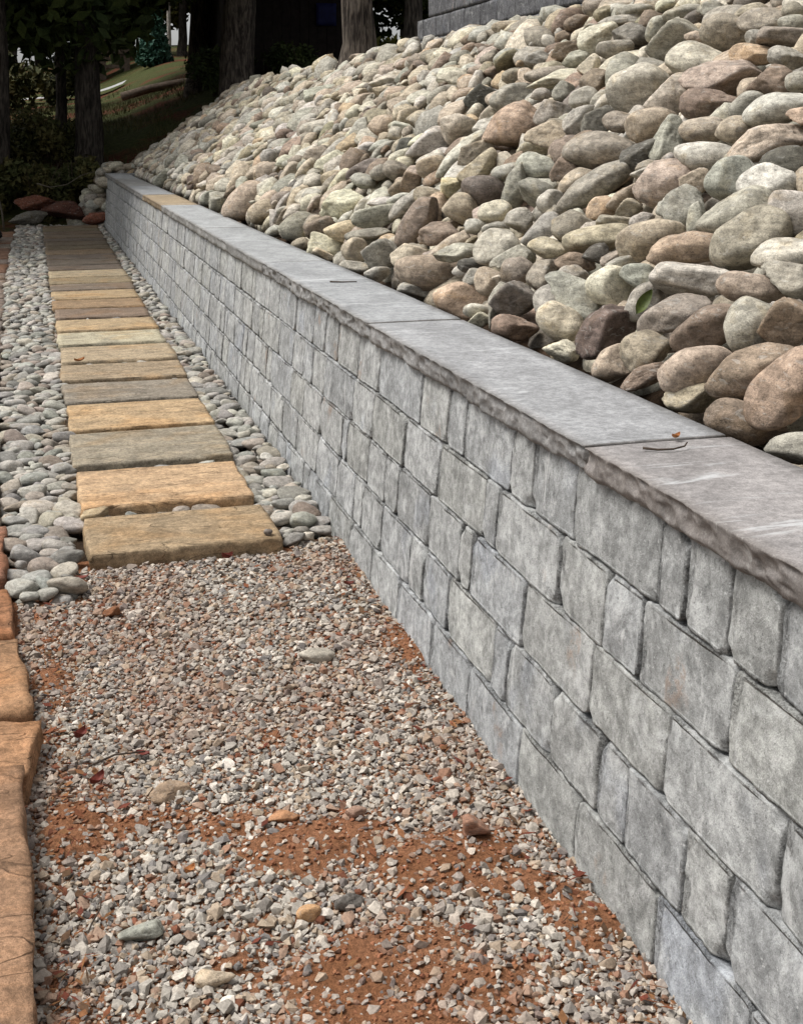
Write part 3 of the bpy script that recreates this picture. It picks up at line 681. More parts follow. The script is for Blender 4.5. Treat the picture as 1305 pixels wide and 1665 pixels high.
class Darts:
    """dart throwing with a hash grid: keeps pieces from sitting inside each other"""
    def __init__(s, cell): s.c = cell; s.g = {}
    def add(s, x, y, r):
        s.g.setdefault((int(x // s.c), int(y // s.c)), []).append((x, y, r))
    def free(s, x, y, r, k):
        ci, cj = int(x // s.c), int(y // s.c)
        for i in range(ci - 2, ci + 3):
            for j in range(cj - 2, cj + 3):
                for (a, b, q) in s.g.get((i, j), ()):
                    d = k * (r + q)
                    if (a - x) ** 2 + (b - y) ** 2 < d * d: return False
        return True

def frame(normal, yaw, tilt_rng, tilt):
    """axes (long, short=normal, mid) with a random tilt"""
    n = np.asarray(normal, float) + RNG.normal(size=3) * tilt; n /= np.linalg.norm(n)
    r = np.array([math.cos(yaw), math.sin(yaw), 0.0]); a = r - n * (r @ n); a /= np.linalg.norm(a)
    return np.stack([a, n, np.cross(a, n)], 1)

TINT = {'brn': lin(140, 118, 100), 'tan': lin(176, 158, 134), 'rst': lin(164, 126, 100), 'grn': lin(142, 144, 130), 'gry': lin(160, 157, 149),
        'rsg': lin(160, 140, 122), 'pal': lin(186, 182, 172), 'org': lin(190, 150, 118), 'brg': lin(154, 142, 127), 'blu': lin(158, 161, 163),
        'pnk': lin(172, 144, 127), 'rdb': lin(146, 116, 100), 'ctn': lin(190, 175, 150), 'pnt': lin(180, 158, 140), 'ptn': lin(188, 180, 162),
        'drk': lin(96, 94, 91), 'ort': lin(188, 158, 122), 'crm': lin(200, 191, 168), 'ylg': lin(188, 180, 156), 'drd': lin(116, 86, 78),
        'prp': lin(126, 114, 108), 'pgn': lin(172, 174, 160), 'dgn': lin(118, 120, 104), 'olv': lin(148, 138, 110), 'pch': lin(198, 164, 134),
        'yel': lin(206, 188, 146), 'dkb': lin(118, 108, 100), 'slt': lin(84, 88, 86)}
for _k, _c in TINT.items():
    _g = sum(_c) / 3; _w = (_g * 1.09, _g * 1.02, _g * 0.85)
    _m = 0.80 if _k in ('blu', 'grn', 'pgn', 'dgn', 'slt', 'drk', 'gry') else (0.58 if _k in ('pnk', 'rdb', 'drd', 'rst', 'prp', 'pnt', 'org') else 0.40)
    TINT[_k] = tuple(0.97 * ((1 - _m) * x + _m * y) for x, y in zip(_c, _w))
MIX = ['gry'] * 7 + ['pal'] * 6 + ['tan'] * 6 + ['ptn'] * 6 + ['brg'] * 5 + ['ctn'] * 4 + ['crm'] * 3 + ['grn'] * 2 + ['brn'] * 2 + ['pnt'] * 2 + ['blu'] * 2 + ['rst', 'rdb', 'dkb', 'pgn', 'olv', 'ort']
def jit(c, a=0.10):
    k = 1 + RNG.uniform(-a, a); return tuple(float(np.clip(x * k * (1 + RNG.uniform(-0.03, 0.03)), 0.01, 0.8)) for x in c)

# ------------------------------------------------------------------ the bank of river stones
bank_y = np.linspace(0.2, 20.7, 60)
bv = []; bf = []
prof = [(1.385, 0.40), (1.385, 0.66), (1.6, 0.80), (2.2, 1.25), (2.8, 1.70), (3.24, 2.03), (3.9, 2.06), (4.4, 2.1)]
for y in bank_y:
    dz = -0.0 if y < 20.2 else -0.35
    for (x, z) in prof: bv.append((x, y, z + dz))
npf = len(prof)
for j in range(len(bank_y) - 1):
    for i in range(npf - 1): bf.append((j * npf + i, j * npf + i + 1, (j + 1) * npf + i + 1, (j + 1) * npf + i))
bank = link('rock_bank', mesh_np('rock_bank', bv, bf), M_SOIL)
prop(bank, 'steep bank of piled river stones above the grey wall', 'bank', kind='structure')

def var_set(n_sub, seeds, ang): return [unit_stone(n_sub, s, ang) for s in seeds]
R_HI = [mesh_np('stone', *unit_stone(4, 100 + i, False)) for i in range(22)]
A_HI = [mesh_np('stone', *unit_stone(4, 300 + i, True)) for i in range(18)]
for me in R_HI: me.materials.append(M_STONE)
for me in A_HI: me.materials.append(M_STONE)
R_LO = var_set(3, range(100, 122), False); A_LO = var_set(3, range(300, 318), True)
R_XLO = var_set(2, range(100, 122), False); A_XLO = var_set(2, range(300, 318), True)

def put_stone(meshes, P, q, size, colour, parent, name='stone'):
    o = bpy.data.objects.new(name, meshes)
    COL.objects.link(o)
    o.parent = parent
    o.location = P; o.rotation_mode = 'QUATERNION'; o.rotation_quaternion = q; o.scale = size
    o.color = (*colour, 1.0)
    return o

D = Darts(0.25)
for i, h in enumerate(HERO):
    P, size, q, ck, sh = h[0:3], h[3:6], Quaternion(h[6:10]), h[10], h[11]
    mset = R_HI if sh == 'r' and i % 4 else A_HI
    put_stone(mset[(i * 7) % len(mset)], P, q, size, jit(TINT[ck], 0.06), bank)
    s = (P[0] - 1.4) / CA
    D.add(P[1], s, (size[0] * size[2]) ** 0.5 * 0.95)
n_parts = len(HERO)

fill = []
def stone_try(Y, s, A, C_, B, k, off):
    r = math.sqrt(A * C_)
    if not D.free(Y, s, r, k): return
    D.add(Y, s, r)
    P = slope_pt(s, Y, off)
    nrm = (-SA, 0, CA) if s < S_CREST else (0, 0, 1)
    Mx = frame(nrm, RNG.uniform(0, PI), None, 0.30)
    fill.append((P, Mx, (A, B, C_), jit(TINT[random.choice(MIX)], 0.12), RNG.random() < 0.55))
for (a0, a1, tries, k) in ((0.14, 0.19, 260, 0.76), (0.09, 0.14, 5200, 0.78), (0.06, 0.10, 15000, 0.78), (0.03, 0.055, 12000, 0.84)):
    for _ in range(tries):
        Y = RNG.uniform(0.35, 20.65); s = RNG.uniform(0.13, 3.1)
        A = RNG.uniform(a0, a1); C_ = A * RNG.uniform(0.62, 0.95); B = A * RNG.uniform(0.34, 0.70)
        if s < 0.13 + A * 0.9: continue
        if (Y - 13.0) ** 2 + (s - 2.36) ** 2 < 0.07: continue
        if Y < 11.9 and s > 2.3 + 0.30 - A: continue
        stone_try(Y, s, A, C_, B, k, RNG.uniform(-0.02, 0.035) if Y > 7 else RNG.uniform(-0.07, -0.02))
n_top = len(fill)
# a second course of stones underneath closes the gaps
yy = 0.35
while yy < 20.5:
    s = 0.14
    while s < 2.75:
        A = RNG.uniform(0.09, 0.13)
        P = slope_pt(max(s + RNG.uniform(-0.04, 0.04), 0.15), yy + RNG.uniform(-0.05, 0.05), -0.10 if yy > 7 else -0.15)
        fill.append((P, frame((-SA, 0, CA), RNG.uniform(0, PI), None, 0.3), (A, A * 0.6, A * 0.8), jit(TINT[random.choice(MIX)], 0.15), RNG.random() < 0.3))
        s += 0.17
    yy += 0.17
# the stones heaped round the far end of the wall
end_fill = []
for _ in range(150):
    X = RNG.uniform(0.62, 1.35); t = RNG.uniform(0, 1)
    Y = 20.25 + RNG.uniform(-0.12, 0.30)
    ztop = 0.10 + 0.85 * sstep(0.62, 1.10, np.array([X]))[0]
    A = RNG.uniform(0.08, 0.15)
    z = 0.02 + (ztop - 0.02) * t
    end_fill.append((np.array([X, Y + 0.25 * t, z]), frame((0, -0.5, 1), RNG.uniform(-0.5, 0.5), None, 0.25), (A, A * 0.6, A * 0.8), jit(TINT[random.choice(MIX)], 0.12), False))
for _ in range(60):
    X = RNG.uniform(1.1, 2.2); A = RNG.uniform(0.08, 0.15)
    end_fill.append((np.array([X, 20.35 + RNG.uniform(0, 0.4), 0.80 + RNG.uniform(-0.2, 0.12) + 0.55 * max(X - 1.5, 0)]), frame((0, -0.3, 1), RNG.uniform(-0.5, 0.5), None, 0.25), (A, A * 0.6, A * 0.8), jit(TINT[random.choice(MIX)], 0.12), False))
# those that show largest stay single stones
order = sorted(range(n_top), key=lambda i: (fill[i][0][1] < 2.0, np.linalg.norm(fill[i][0] - np.array([0, 0, 1.46])) / fill[i][2][0]))
single = set(order[:300 - n_parts])
rest = []
for i, (P, Mx, size, c, ang) in enumerate(fill + end_fill):
    vi = int(RNG.integers(0, 18))
    if i in single:
        put_stone((A_HI if ang else R_HI)[vi], P, Matrix(Mx.tolist()).to_quaternion(), size, c, bank)
    else:
        lod = (A_LO, R_LO) if (P[1] < 7 and i < n_top) else (A_XLO, R_XLO)
        Pm, Fm = (lod[0] if ang else lod[1])[vi]
        rest.append((Pm, Fm, Mx * np.array(size)[None, :], P, c))
o = link('stone_fill', bake('stone_fill', rest, M_STONE_V), None, bank)
prop(o, kind='stuff')

# ------------------------------------------------------------------ gravel yard in front
def clay_patch(X, Y):
    m = np.zeros_like(X)
    for (cx, cy, rx, ry, w) in ((0.53, 2.48, 0.16, 0.11, 1), (0.78, 2.36, 0.15, 0.10, 1), (0.56, 2.08, 0.20, 0.11, 0.9), (0.06, 2.70, 0.08, 0.13, 0.8), (1.00, 3.42, 0.06, 0.22, 0.8),
                                (0.97, 2.10, 0.07, 0.14, 0.9), (0.47, 1.92, 0.3, 0.10, 0.95), (0.57, 2.98, 0.10, 0.08, 0.4), (0.22, 2.66, 0.11, 0.06, 0.7), (0.02, 3.4, 0.06, 0.5, 0.55),
                                (0.33, 2.17, 0.06, 0.04, 0.8), (0.72, 2.0, 0.12, 0.07, 0.7), (0.9, 2.24, 0.10, 0.06, 0.7), (0.36, 2.60, 0.12, 0.06, 0.6), (0.05, 2.05, 0.06, 0.2, 0.5), (0.9, 1.4, 0.2, 0.3, 0.5), (0.3, 1.3, 0.25, 0.2, 0.6)):
        m = np.maximum(m, w * np.exp(-(((X - cx) / rx) ** 2 + ((Y - cy) / ry) ** 2) * 0.9))
    n = fbm(np.stack([X * 9, Y * 9, 0 * X], 1), 11, 4)
    return np.clip(m * 1.15 + n * 0.42 * (m > 0.08) , 0, 1)
def yard_z(X, Y):
    X = np.asarray(X, float).ravel(); Y = np.asarray(Y, float).ravel()
    n = fbm(np.stack([X * 5, Y * 5, 0 * X], 1), 4, 4)
    return -0.022 + 0.008 * n + 0.016 * sstep(0.35, 0.8, clay_patch(X, Y)) + 0.03 * sstep(3.2, 4.2, Y)
yard = link('gravel_yard', strip_mesh('gravel_yard', np.linspace(0.4, 4.32, 200), lambda y: -0.22, lambda y: 1.06, yard_z, 64), M_DIRT)
prop(yard, 'red clay bed scattered with crushed grey gravel', 'gravel bed', kind='structure')

chips = []
def hull_chip(seed):
    rg = np.random.default_rng(seed)
    bm = bmesh.new()
    for p in rg.normal(size=(13, 3)):
        p = p / np.linalg.norm(p) * rg.uniform(0.75, 1.1); bm.verts.new(p)
    bmesh.ops.convex_hull(bm, input=bm.verts)
    bmesh.ops.delete(bm, geom=[v for v in bm.verts if not v.link_faces], context='VERTS')
    bm.verts.ensure_lookup_table(); bm.verts.index_update()
    V = np.array([v.co[:] for v in bm.verts]); F = np.array([[v.index for v in f.verts] for f in bm.faces]); bm.free()
    V = (V - (V.max(0) + V.min(0)) / 2) / ((V.max(0) - V.min(0)) / 2)
    return V, F
CHIP = [hull_chip(900 + i) for i in range(24)]
CHC = [lin(176, 174, 170)] * 6 + [lin(150, 148, 146)] * 6 + [lin(198, 194, 188)] * 4 + [lin(170, 158, 144)] * 4 + [lin(164, 142, 128)] * 2 + [lin(148, 118, 102)] * 2 + [lin(124, 124, 126)] * 2 + [lin(214, 210, 206)]
CHC = [(r * 0.84, g * 0.80, b * 0.74) for r, g, b in CHC]
DUST = np.array(lin(128, 94, 76))
GV, GF, GC = [], [], []; g_n = 0
def scatter_gravel(sp, z_off, keep, sz):
    global g_n
    xs = np.arange(-0.06, 1.035, sp); ys = np.arange(0.55, 4.30, sp)
    X, Y = np.meshgrid(xs, ys); X = X.ravel() + RNG.uniform(-sp, sp, X.size) * 0.6; Y = Y.ravel() + RNG.uniform(-sp, sp, Y.size) * 0.6
    cp = clay_patch(X, Y)
    R = RNG.random(len(X))
    ok = (X < 1.03) & (RNG.random(len(X)) < keep * (1 - 0.80 * sstep(0.22, 0.8, cp)))
    ok &= ~((Y > 4.205) & (X > 0.12) & (X < 0.84)) & ~((Y > 3.95) & (X < 0.13) & (R < 0.85))
    X, Y, cp = X[ok], Y[ok], cp[ok]; n = len(X); z = yard_z(X, Y)
    dusty = np.clip(fbm(np.stack([X * 3.2, Y * 3.2, 0 * X + 5], 1), 23, 3) * 1.3 + 0.12 + 0.6 * cp + 0.35 * sstep(2.7, 3.8, Y) + 0.5 * sstep(0.16, 0.0, X), 0, 1)
    A = np.clip(RNG.lognormal(math.log(sz), 0.36, n), 0.0032, 0.018)
    B = A * RNG.uniform(0.42, 0.72, n); C_ = A * RNG.uniform(0.62, 0.95, n)
    nr = RNG.normal(size=(n, 3)) * 0.30 + np.array([0, 0, 1.0]); nr /= np.linalg.norm(nr, axis=1)[:, None]
    yw = RNG.uniform(0, 2 * PI, n); r = np.stack([np.cos(yw), np.sin(yw), 0 * yw], 1)
    a = r - nr * np.sum(r * nr, 1)[:, None]; a /= np.linalg.norm(a, axis=1)[:, None]; b = np.cross(a, nr)
    pal = np.array(CHC)[RNG.integers(0, len(CHC), n)] * RNG.uniform(0.82, 1.16, n)[:, None]
    d = np.clip(0.06 + 0.5 * dusty * RNG.uniform(0.1, 1, n), 0, 1)[:, None]
    pal = pal * (1 - d) + DUST * d * 0.9
    red = RNG.random(n) < 0.018; pal[red] = np.array(lin(118, 76, 58)) * RNG.uniform(0.7, 1.1, red.sum())[:, None]
    t = np.stack([X, Y, z + z_off + B * (0.5 - 0.55 * sstep(0.15, 0.7, cp))], 1); vi = RNG.integers(0, len(CHIP), n)
    for v, (CV, CF) in enumerate(CHIP):
        m = vi == v; k = m.sum()
        if not k: continue
        P = t[m][:, None, :] + CV[None, :, 0, None] * (a * A[:, None])[m][:, None, :] + CV[None, :, 1, None] * (nr * B[:, None])[m][:, None, :] + CV[None, :, 2, None] * (b * C_[:, None])[m][:, None, :]
        GV.append(P.reshape(-1, 3)); GF.append((CF[None] + (np.arange(k) * len(CV))[:, None, None]).reshape(-1, 3) + g_n); g_n += k * len(CV)
        GC.append(np.repeat(pal[m], len(CV), axis=0))
scatter_gravel(0.0096, -0.002, 1.0, 0.0056)
scatter_gravel(0.0132, 0.003, 0.92, 0.0071)
me = mesh_np('gravel', np.concatenate(GV), np.concatenate(GF), False, np.concatenate(GC)); me.materials.append(M_GRAVEL)
o = link('gravel', me, None, yard)
prop(o, kind='stuff')
# crumbs of clay
crumb = []
for _ in range(9000):
    X = RNG.uniform(-0.03, 1.02); Y = RNG.uniform(0.8, 4.1)
    if clay_patch(np.array([X]), np.array([Y]))[0] < 0.30: continue
    A = RNG.uniform(0.0018, 0.006); V, F = CHIP[int(RNG.integers(0, 24))]
    crumb.append((V, F, np.diag([A, A, A * 0.8]), np.array([X, Y, yard_z(X, Y)[0] + A * 0.3]), jit(lin(130, 88, 64), 0.28)))
o = link('clay_crumbs', bake('clay_crumbs', crumb, M_GRAVEL, False), None, yard)
prop(o, kind='stuff')

# ------------------------------------------------------------------ the path: bed, stepping stones, pebbles
def edge_x(y):       # right side of the stone edging on the left
    return float(np.interp(y, [0, 2.0, 2.8, 3.2, 3.7, 4.2, 4.8, 7, 13.4, 18.8, 21], [-0.06, -0.035, -0.012, -0.03, -0.075, -0.105, -0.14, -0.20, -0.28, -0.26, -0.25]))
PATH_Y0, PATH_Y1 = 3.98, 20.0
path = link('path', strip_mesh('path', np.linspace(PATH_Y0 + 0.06, PATH_Y1, 90), lambda y: edge_x(y) - 0.1, lambda y: 1.06,
            lambda X, Y: np.where(Y < 4.3, np.where(X > 0.12, -0.07, -0.03), -0.01) + 0 * X, 16), M_SOIL)
prop(path, 'path of sandstone stepping slabs bedded in grey river pebbles', 'path', kind='structure')

STEP_Y = [(4.21, 4.63), (4.76, 5.28), (5.40, 5.96), (6.04, 6.61), (6.67, 7.17), (7.28, 7.76), (7.86, 8.43), (8.52, 9.04), (9.12, 9.67), (9.76, 10.24), (10.32, 10.80), (10.88, 11.45), (11.52, 11.97), (12.02, 12.50), (12.57, 13.15)]
y = 13.22
while y < 19.2:
    L = RNG.uniform(0.44, 0.56); STEP_Y.append((y, y + L)); y += L + RNG.uniform(0.06, 0.1)
STEP_C = [lin(186, 150, 106), lin(218, 172, 112), lin(172, 154, 124), lin(206, 164, 108), lin(160, 144, 124), lin(182, 150, 112), lin(190, 164, 124), lin(206, 184, 148), lin(202, 166, 114), lin(160, 134, 106), lin(190, 146, 100),
          lin(206, 172, 118), lin(150, 130, 108), lin(176, 148, 110), lin(204, 176, 130)]
step_rect = []
for i, (y0, y1) in enumerate(STEP_Y):
    f = i / len(STEP_Y)
    x0 = 0.148 - 0.03 * f + RNG.uniform(-0.008, 0.008); x1 = 0.815 + 0.10 * f + RNG.uniform(-0.012, 0.02)
    if i == 1: x1 = 0.80
    if i == 2: x1 = 0.815
    step_rect.append((x0, x1, y0, y1))
    near = i < 6
    V, F = gridbox(36 if near else 16, 18 if near else 8, 5 if near else 3, 0.25)
    hx, hy, hz = (x1 - x0) / 2, (y1 - y0) / 2, (0.046 if i == 0 else 0.034)
    P, N, e = round_box(V, hx, hy, hz, 0.004)
    sd = 50 + i * 3
    wob = fbm(np.stack([V[:, 0] * hx * 9, V[:, 1] * hy * 9, 0 * V[:, 0] + sd], 1), sd, 3)
    side = 1 - np.abs(N[:, 2])
    P[:, 0] += N[:, 0] * wob * 0.014; P[:, 1] += N[:, 1] * wob * 0.014
    P[:, 2] += np.where(V[:, 2] > 0.9, 0.0028 * fbm(P * np.array([5, 10, 3]) + sd, sd + 1, 4), 0)
    P += N * (0.012 * fbm(P * np.array([22, 22, 60]) + sd, sd + 2, 4) * (np.abs(V[:, 2]) < 0.999))[:, None]
    P[:, 1] += P[:, 0] * RNG.uniform(-0.02, 0.02)
    o = link('stepping_stone', mesh_np('stepping_stone', P, F), M_SAND, path, ((x0 + x1) / 2, (y0 + y1) / 2, 0.063 - hz - (0.012 * f)))
    o.rotation_euler = (RNG.uniform(-0.006, 0.006), RNG.uniform(-0.006, 0.006), 0)
    c = STEP_C[i] if i < len(STEP_C) else random.choice([lin(150, 128, 100), lin(168, 140, 106), lin(140, 122, 102)])
    g = sum(c) / 3; k = 0.70 if i < 9 else 0.58; c = (k * (0.64 * c[0] + 0.36 * g), k * (0.66 * c[1] + 0.36 * g), k * (0.70 * c[2] + 0.32 * g))  # far slabs get a darker colour standing in for canopy shade
    o.color = (*jit(c, 0.03), 1)

def on_step(x, y, pad=0.0):
    for (x0, x1, y0, y1) in step_rect:
        if x0 - pad < x < x1 + pad and y0 - pad < y < y1 + pad: return True
    return False
PEBC = [lin(172, 170, 162)] * 6 + [lin(158, 157, 152)] * 6 + [lin(188, 184, 174)] * 5 + [lin(176, 164, 146)] * 4 + [lin(138, 136, 130)] * 3 + [lin(166, 148, 132)] * 2 + [lin(196, 188, 172)] * 2 + [lin(150, 130, 116)]
PEBC = [(0.80 * (0.55 * r + 0.45 * (r + g + b) / 3), 0.78 * (0.55 * g + 0.45 * (r + g + b) / 3), 0.74 * (0.55 * b + 0.45 * (r + g + b) / 3)) for r, g, b in PEBC]
DP = Darts(0.08)
pebs = []
def try_peb(a0, a1, tries, k, zlo, zhi):
    for _ in range(tries):
        u = RNG.random(); y = PATH_Y0 + (PATH_Y1 - PATH_Y0) * u ** 1.25
        x = RNG.uniform(edge_x(y) + 0.02, 1.02)
        if y < 4.64 and 0.10 < x < 0.85: continue
        if y < 4.34 and x > 0.84 and y < 4.34 - (1.02 - x) * 0.4: continue
        A = RNG.uniform(a0, a1) * (0.9 if y > 9 else 1.0); C_ = A * RNG.uniform(0.6, 0.92); B = A * RNG.uniform(0.34, 0.58)
        if on_step(x, y, C_ * 0.55): continue
        if x > 1.03 - A * 0.8: continue
        r = math.sqrt(A * C_)
        if not DP.free(x, y, r, k): continue
        DP.add(x, y, r)
        gap = 0.135 < x < 0.9 and y > 4.6
        pebs.append((x, y, RNG.uniform(zlo, zhi) - (0.018 if gap else 0), A, B, C_, RNG.normal(0, 0.55) if RNG.random() < 0.7 else RNG.uniform(0, PI)))
try_peb(0.050, 0.066, 1800, 0.76, 0.030, 0.042)
try_peb(0.034, 0.052, 12000, 0.76, 0.026, 0.042)
try_peb(0.022, 0.034, 22000, 0.78, 0.022, 0.036)
P_HI = [mesh_np('pebble', *unit_stone(3, 500 + i, i % 7 == 6)) for i in range(16)]
for me in P_HI: me.materials.append(M_PEB)
P_LO = [unit_stone(2, 500 + i, i % 7 == 6) for i in range(16)]; P_XLO = [unit_stone(1, 500 + i, i % 7 == 6) for i in range(16)]
pebs.sort(key=lambda p: math.hypot(p[0], p[1], 1.4) / p[3])
peb_rest = []
for i, (x, y, z, A, B, C_, yaw) in enumerate(pebs):
    Mx = frame((0, 0, 1), yaw, None, 0.2); c = jit(random.choice(PEBC), 0.1); vi = int(RNG.integers(0, 16))
    if i < 300:
        put_stone(P_HI[vi], (x, y, z), Matrix(Mx.tolist()).to_quaternion(), (A, B, C_), c, path, 'pebble')
    else:
        Pm, Fm = (P_LO if y < 9 else P_XLO)[vi]
        peb_rest.append((Pm, Fm, Mx * np.array([A, B, C_])[None, :], np.array([x, y, z]), c))
# lower course
for _ in range(5200):
    y = PATH_Y0 + (PATH_Y1 - PATH_Y0) * RNG.random() ** 1.2; x = RNG.uniform(edge_x(y) + 0.02, 1.0)
    if (y < 4.64 and 0.10 < x < 0.85) or on_step(x, y, -0.005) or (y < 4.4 and x > 0.84): continue
    A = RNG.uniform(0.024, 0.042); Pm, Fm = P_XLO[int(RNG.integers(0, 16))]
    peb_rest.append((Pm, Fm, frame((0, 0, 1), RNG.uniform(0, PI), None, 0.25) * np.array([A, A * 0.5, A * 0.75])[None, :], np.array([x, y, 0.006 - (0.01 if 0.14 < x < 0.85 else 0)]), jit(random.choice(PEBC), 0.15)))
o = link('pebble_fill', bake('pebble_fill', peb_rest, M_PEB_V), None, path)
prop(o, kind='stuff')

# ------------------------------------------------------------------ the retaining wall
wall = empty('retaining_wall', (1.03, 0.4, 0))
prop(wall, 'long low retaining wall of tumbled grey concrete blocks with a bluestone cap', 'wall')
W0 = np.array([1.03, 0.4, 0.0])
ROW_X = [1.086, 1.071, 1.057, 1.043, 1.028]
ROW_H = 0.158
JOINT = [[1.653, 1.797, 1.94, 2.032, 2.416, 2.649, 2.785, 3.124, 3.267, 3.508, 3.983, 4.262, 4.574, 4.788, 5.003, 5.354, 5.738, 5.992, 6.396],
         [1.45, 1.766, 2.083, 2.234, 2.465, 2.841, 2.933, 3.309, 3.645, 4.016, 4.277, 4.727, 4.963, 5.132, 5.353, 5.682, 6.103],
         [1.6, 1.951, 2.271, 2.635, 2.988, 3.08, 3.361, 3.67, 3.819, 4.035, 4.329, 4.395, 4.753, 5.08, 5.34, 5.828],
         [1.40, 1.722, 1.864, 2.077, 2.206, 2.432, 2.695, 2.792, 3.143, 3.361, 3.495, 3.8, 4.059, 4.165, 4.414, 4.762, 5.153],
         [1.63, 1.937, 2.281, 2.586, 2.938, 3.245, 3.577, 3.88, 4.161, 4.50]]
WCLS = [0.10, 0.15, 0.22, 0.30, 0.36]
WALL_END = 19.78

def block_mesh(w, h, seed, hi):
    rg = np.random.default_rng(seed)
    V, F = gridbox(6, 24 if hi else 9, 20 if hi else 8, 0.45) if hi else gridbox(3, 9, 8, 0.4)
    hx, hy, hz = 0.09, w / 2 - 0.0006, h / 2 - 0.0006
    r = rg.uniform(0.002, 0.0045)
    P, N, e = round_box(V, hx, hy, min(hz, hz), min(r, hy * 0.6))
    # corners rounded over in the face outline
    for sy in (-1, 1):
        for sz in (-1, 1):
            cr = min(rg.uniform(0.006, 0.016) if rg.random() < 0.62 else rg.uniform(0.016, 0.036), hy * 0.8)
            dy, dz = sy * P[:, 1] - (hy - cr), sz * P[:, 2] - (hz - cr)
            L = np.hypot(dy, dz); over = (dy > 0) & (dz > 0) & (L > cr)
            s_ = np.where(over, cr / np.maximum(L, 1e-6), 1)
            P[:, 1] = np.where(over, sy * (hy - cr + dy * s_), P[:, 1]); P[:, 2] = np.where(over, sz * (hz - cr + dz * s_), P[:, 2])
    P[:, 1] += np.sign(P[:, 1]) * (np.abs(V[:, 1]) > 0.6) * 0.0035 * fbm(np.stack([P[:, 2] * 22 + seed, P[:, 0] * 4, np.sign(P[:, 1]) * 3], 1), seed + 11, 2)
    P[:, 2] += np.sign(P[:, 2]) * (np.abs(V[:, 2]) > 0.6) * 0.0035 * fbm(np.stack([P[:, 1] * 18 + seed, P[:, 0] * 4, np.sign(P[:, 2]) * 3], 1), seed + 12, 2)
    face = np.clip(-V[:, 0], 0, 1)
    near_edge = sstep(0.010, 0.001, np.minimum(hy - np.abs(P[:, 1]), hz - np.abs(P[:, 2])))
    P += N * (0.0016 * fbm(P * 30 + seed, seed, 3))[:, None]
    P[:, 0] += (V[:, 0] < -0.99) * 0.003 * fbm(np.stack([P[:, 1] * 11 + seed, P[:, 2] * 11, 0 * P[:, 0]], 1), seed + 21, 2)
    P += N * (near_edge * 0.0035 * fbm(P * 62 + seed, seed + 3, 3))[:, None]
    # a rough band down one end and a slightly pillowed face, as tumbled blocks have
    if rg.random() < 0.6:
        band = sstep(0.030, 0.006, (hy - P[:, 1]) + 0.010 * fbm(P * 25 + seed, seed + 7, 2)) * (V[:, 0] < 0)
        P[:, 0] += band * (0.0015 + 0.003 * np.abs(fbm(P * 70 + seed, seed + 8, 2))); near_edge = np.maximum(near_edge, band)
    P[:, 0] += (V[:, 0] < -0.99) * 0.004 * ((P[:, 1] / hy) ** 4 + (P[:, 2] / hz) ** 4) * rg.uniform(0.0, 0.6)
    for _ in range(rg.integers(0, 3) + (1 if hi else 0)):         # knocked-off corners
        cy, cz = rg.choice([-1, 1]) * hy, rg.choice([-1, 1]) * hz
        R = rg.uniform(0.016, 0.036)
        d = np.sqrt((P[:, 0] + hx) ** 2 + (P[:, 1] - cy) ** 2 + (P[:, 2] - cz) ** 2) / R
        P[:, 0] += np.maximum(1 - d, 0) * R * 0.8
        near_edge = np.maximum(near_edge, np.clip(1.3 - d, 0, 1))
    return mesh_np('block', P, F, True, None, near_edge * 0.3)

BV = {}
def far_block(w, k):
    if (w, k) not in BV:
        me = block_mesh(w, ROW_H, 700 + int(w * 1000) + k, False); me.materials.append(M_BLOCK); BV[(w, k)] = me
    return BV[(w, k)]
blocks = []
for r in range(5):
    J = [0.42] + [round(v, 3) for v in np.arange(0.42, JOINT[r][0] - 0.2, 0.27)[1:]] + JOINT[r]
    pre = len(J)
    for a, b in zip(J[:-1], J[1:]): blocks.append((r, a, b, True))
    y = J[-1]
    while y < WALL_END - 0.06:
        w = float(RNG.choice(WCLS, p=[0.16, 0.2, 0.26, 0.24, 0.14])); b = min(y + w, WALL_END)
        if WALL_END - b < 0.08: b = WALL_END
        blocks.append((r, y, b, False)); y = b
GREY = [(1, 1, 1), (0.96, 0.97, 1.0), (1.04, 1.03, 1.0), (0.9, 0.9, 0.91), (1.06, 1.06, 1.06), (1.0, 0.99, 0.94), (0.93, 0.95, 1.0)]
blocks.sort(key=lambda b: (b[1] < 1.2, b[1]))
wall_rest = []
for i, (r, a, b, exact) in enumerate(blocks):
    zc = 0.745 - ROW_H * (r + 0.5) + (0.006 if r == 0 else 0); w = b - a; yc = (a + b) / 2; sz_ = 1.07 if r == 0 else 1.0
    jx = RNG.uniform(-0.0018, 0.0018)
    loc = np.array([ROW_X[r] + 0.09 + jx, yc, zc])
    if exact and a > 1.2:
        me = block_mesh(w, ROW_H, 2000 + i, True); me.materials.append(M_BLOCK); sy = 1.0
    else:
        wc = min(WCLS, key=lambda q: abs(q - w)); me = far_block(wc, i % 4); sy = w / wc
    if i < 300:
        o = link('block', me, None, wall, loc - W0)
        o.scale = (1, sy, sz_); o.rotation_euler = (RNG.uniform(-0.010, 0.010), 0.088 + RNG.uniform(-0.005, 0.005), RNG.uniform(-0.006, 0.006))
        k = RNG.uniform(0.78, 1.22); g = random.choice(GREY); o.color = (g[0] * k, g[1] * k, g[2] * k, 1)
    else:
        wall_rest.append((me, loc, sy))
Vs, Fs, Es = [], [], []; n = 0
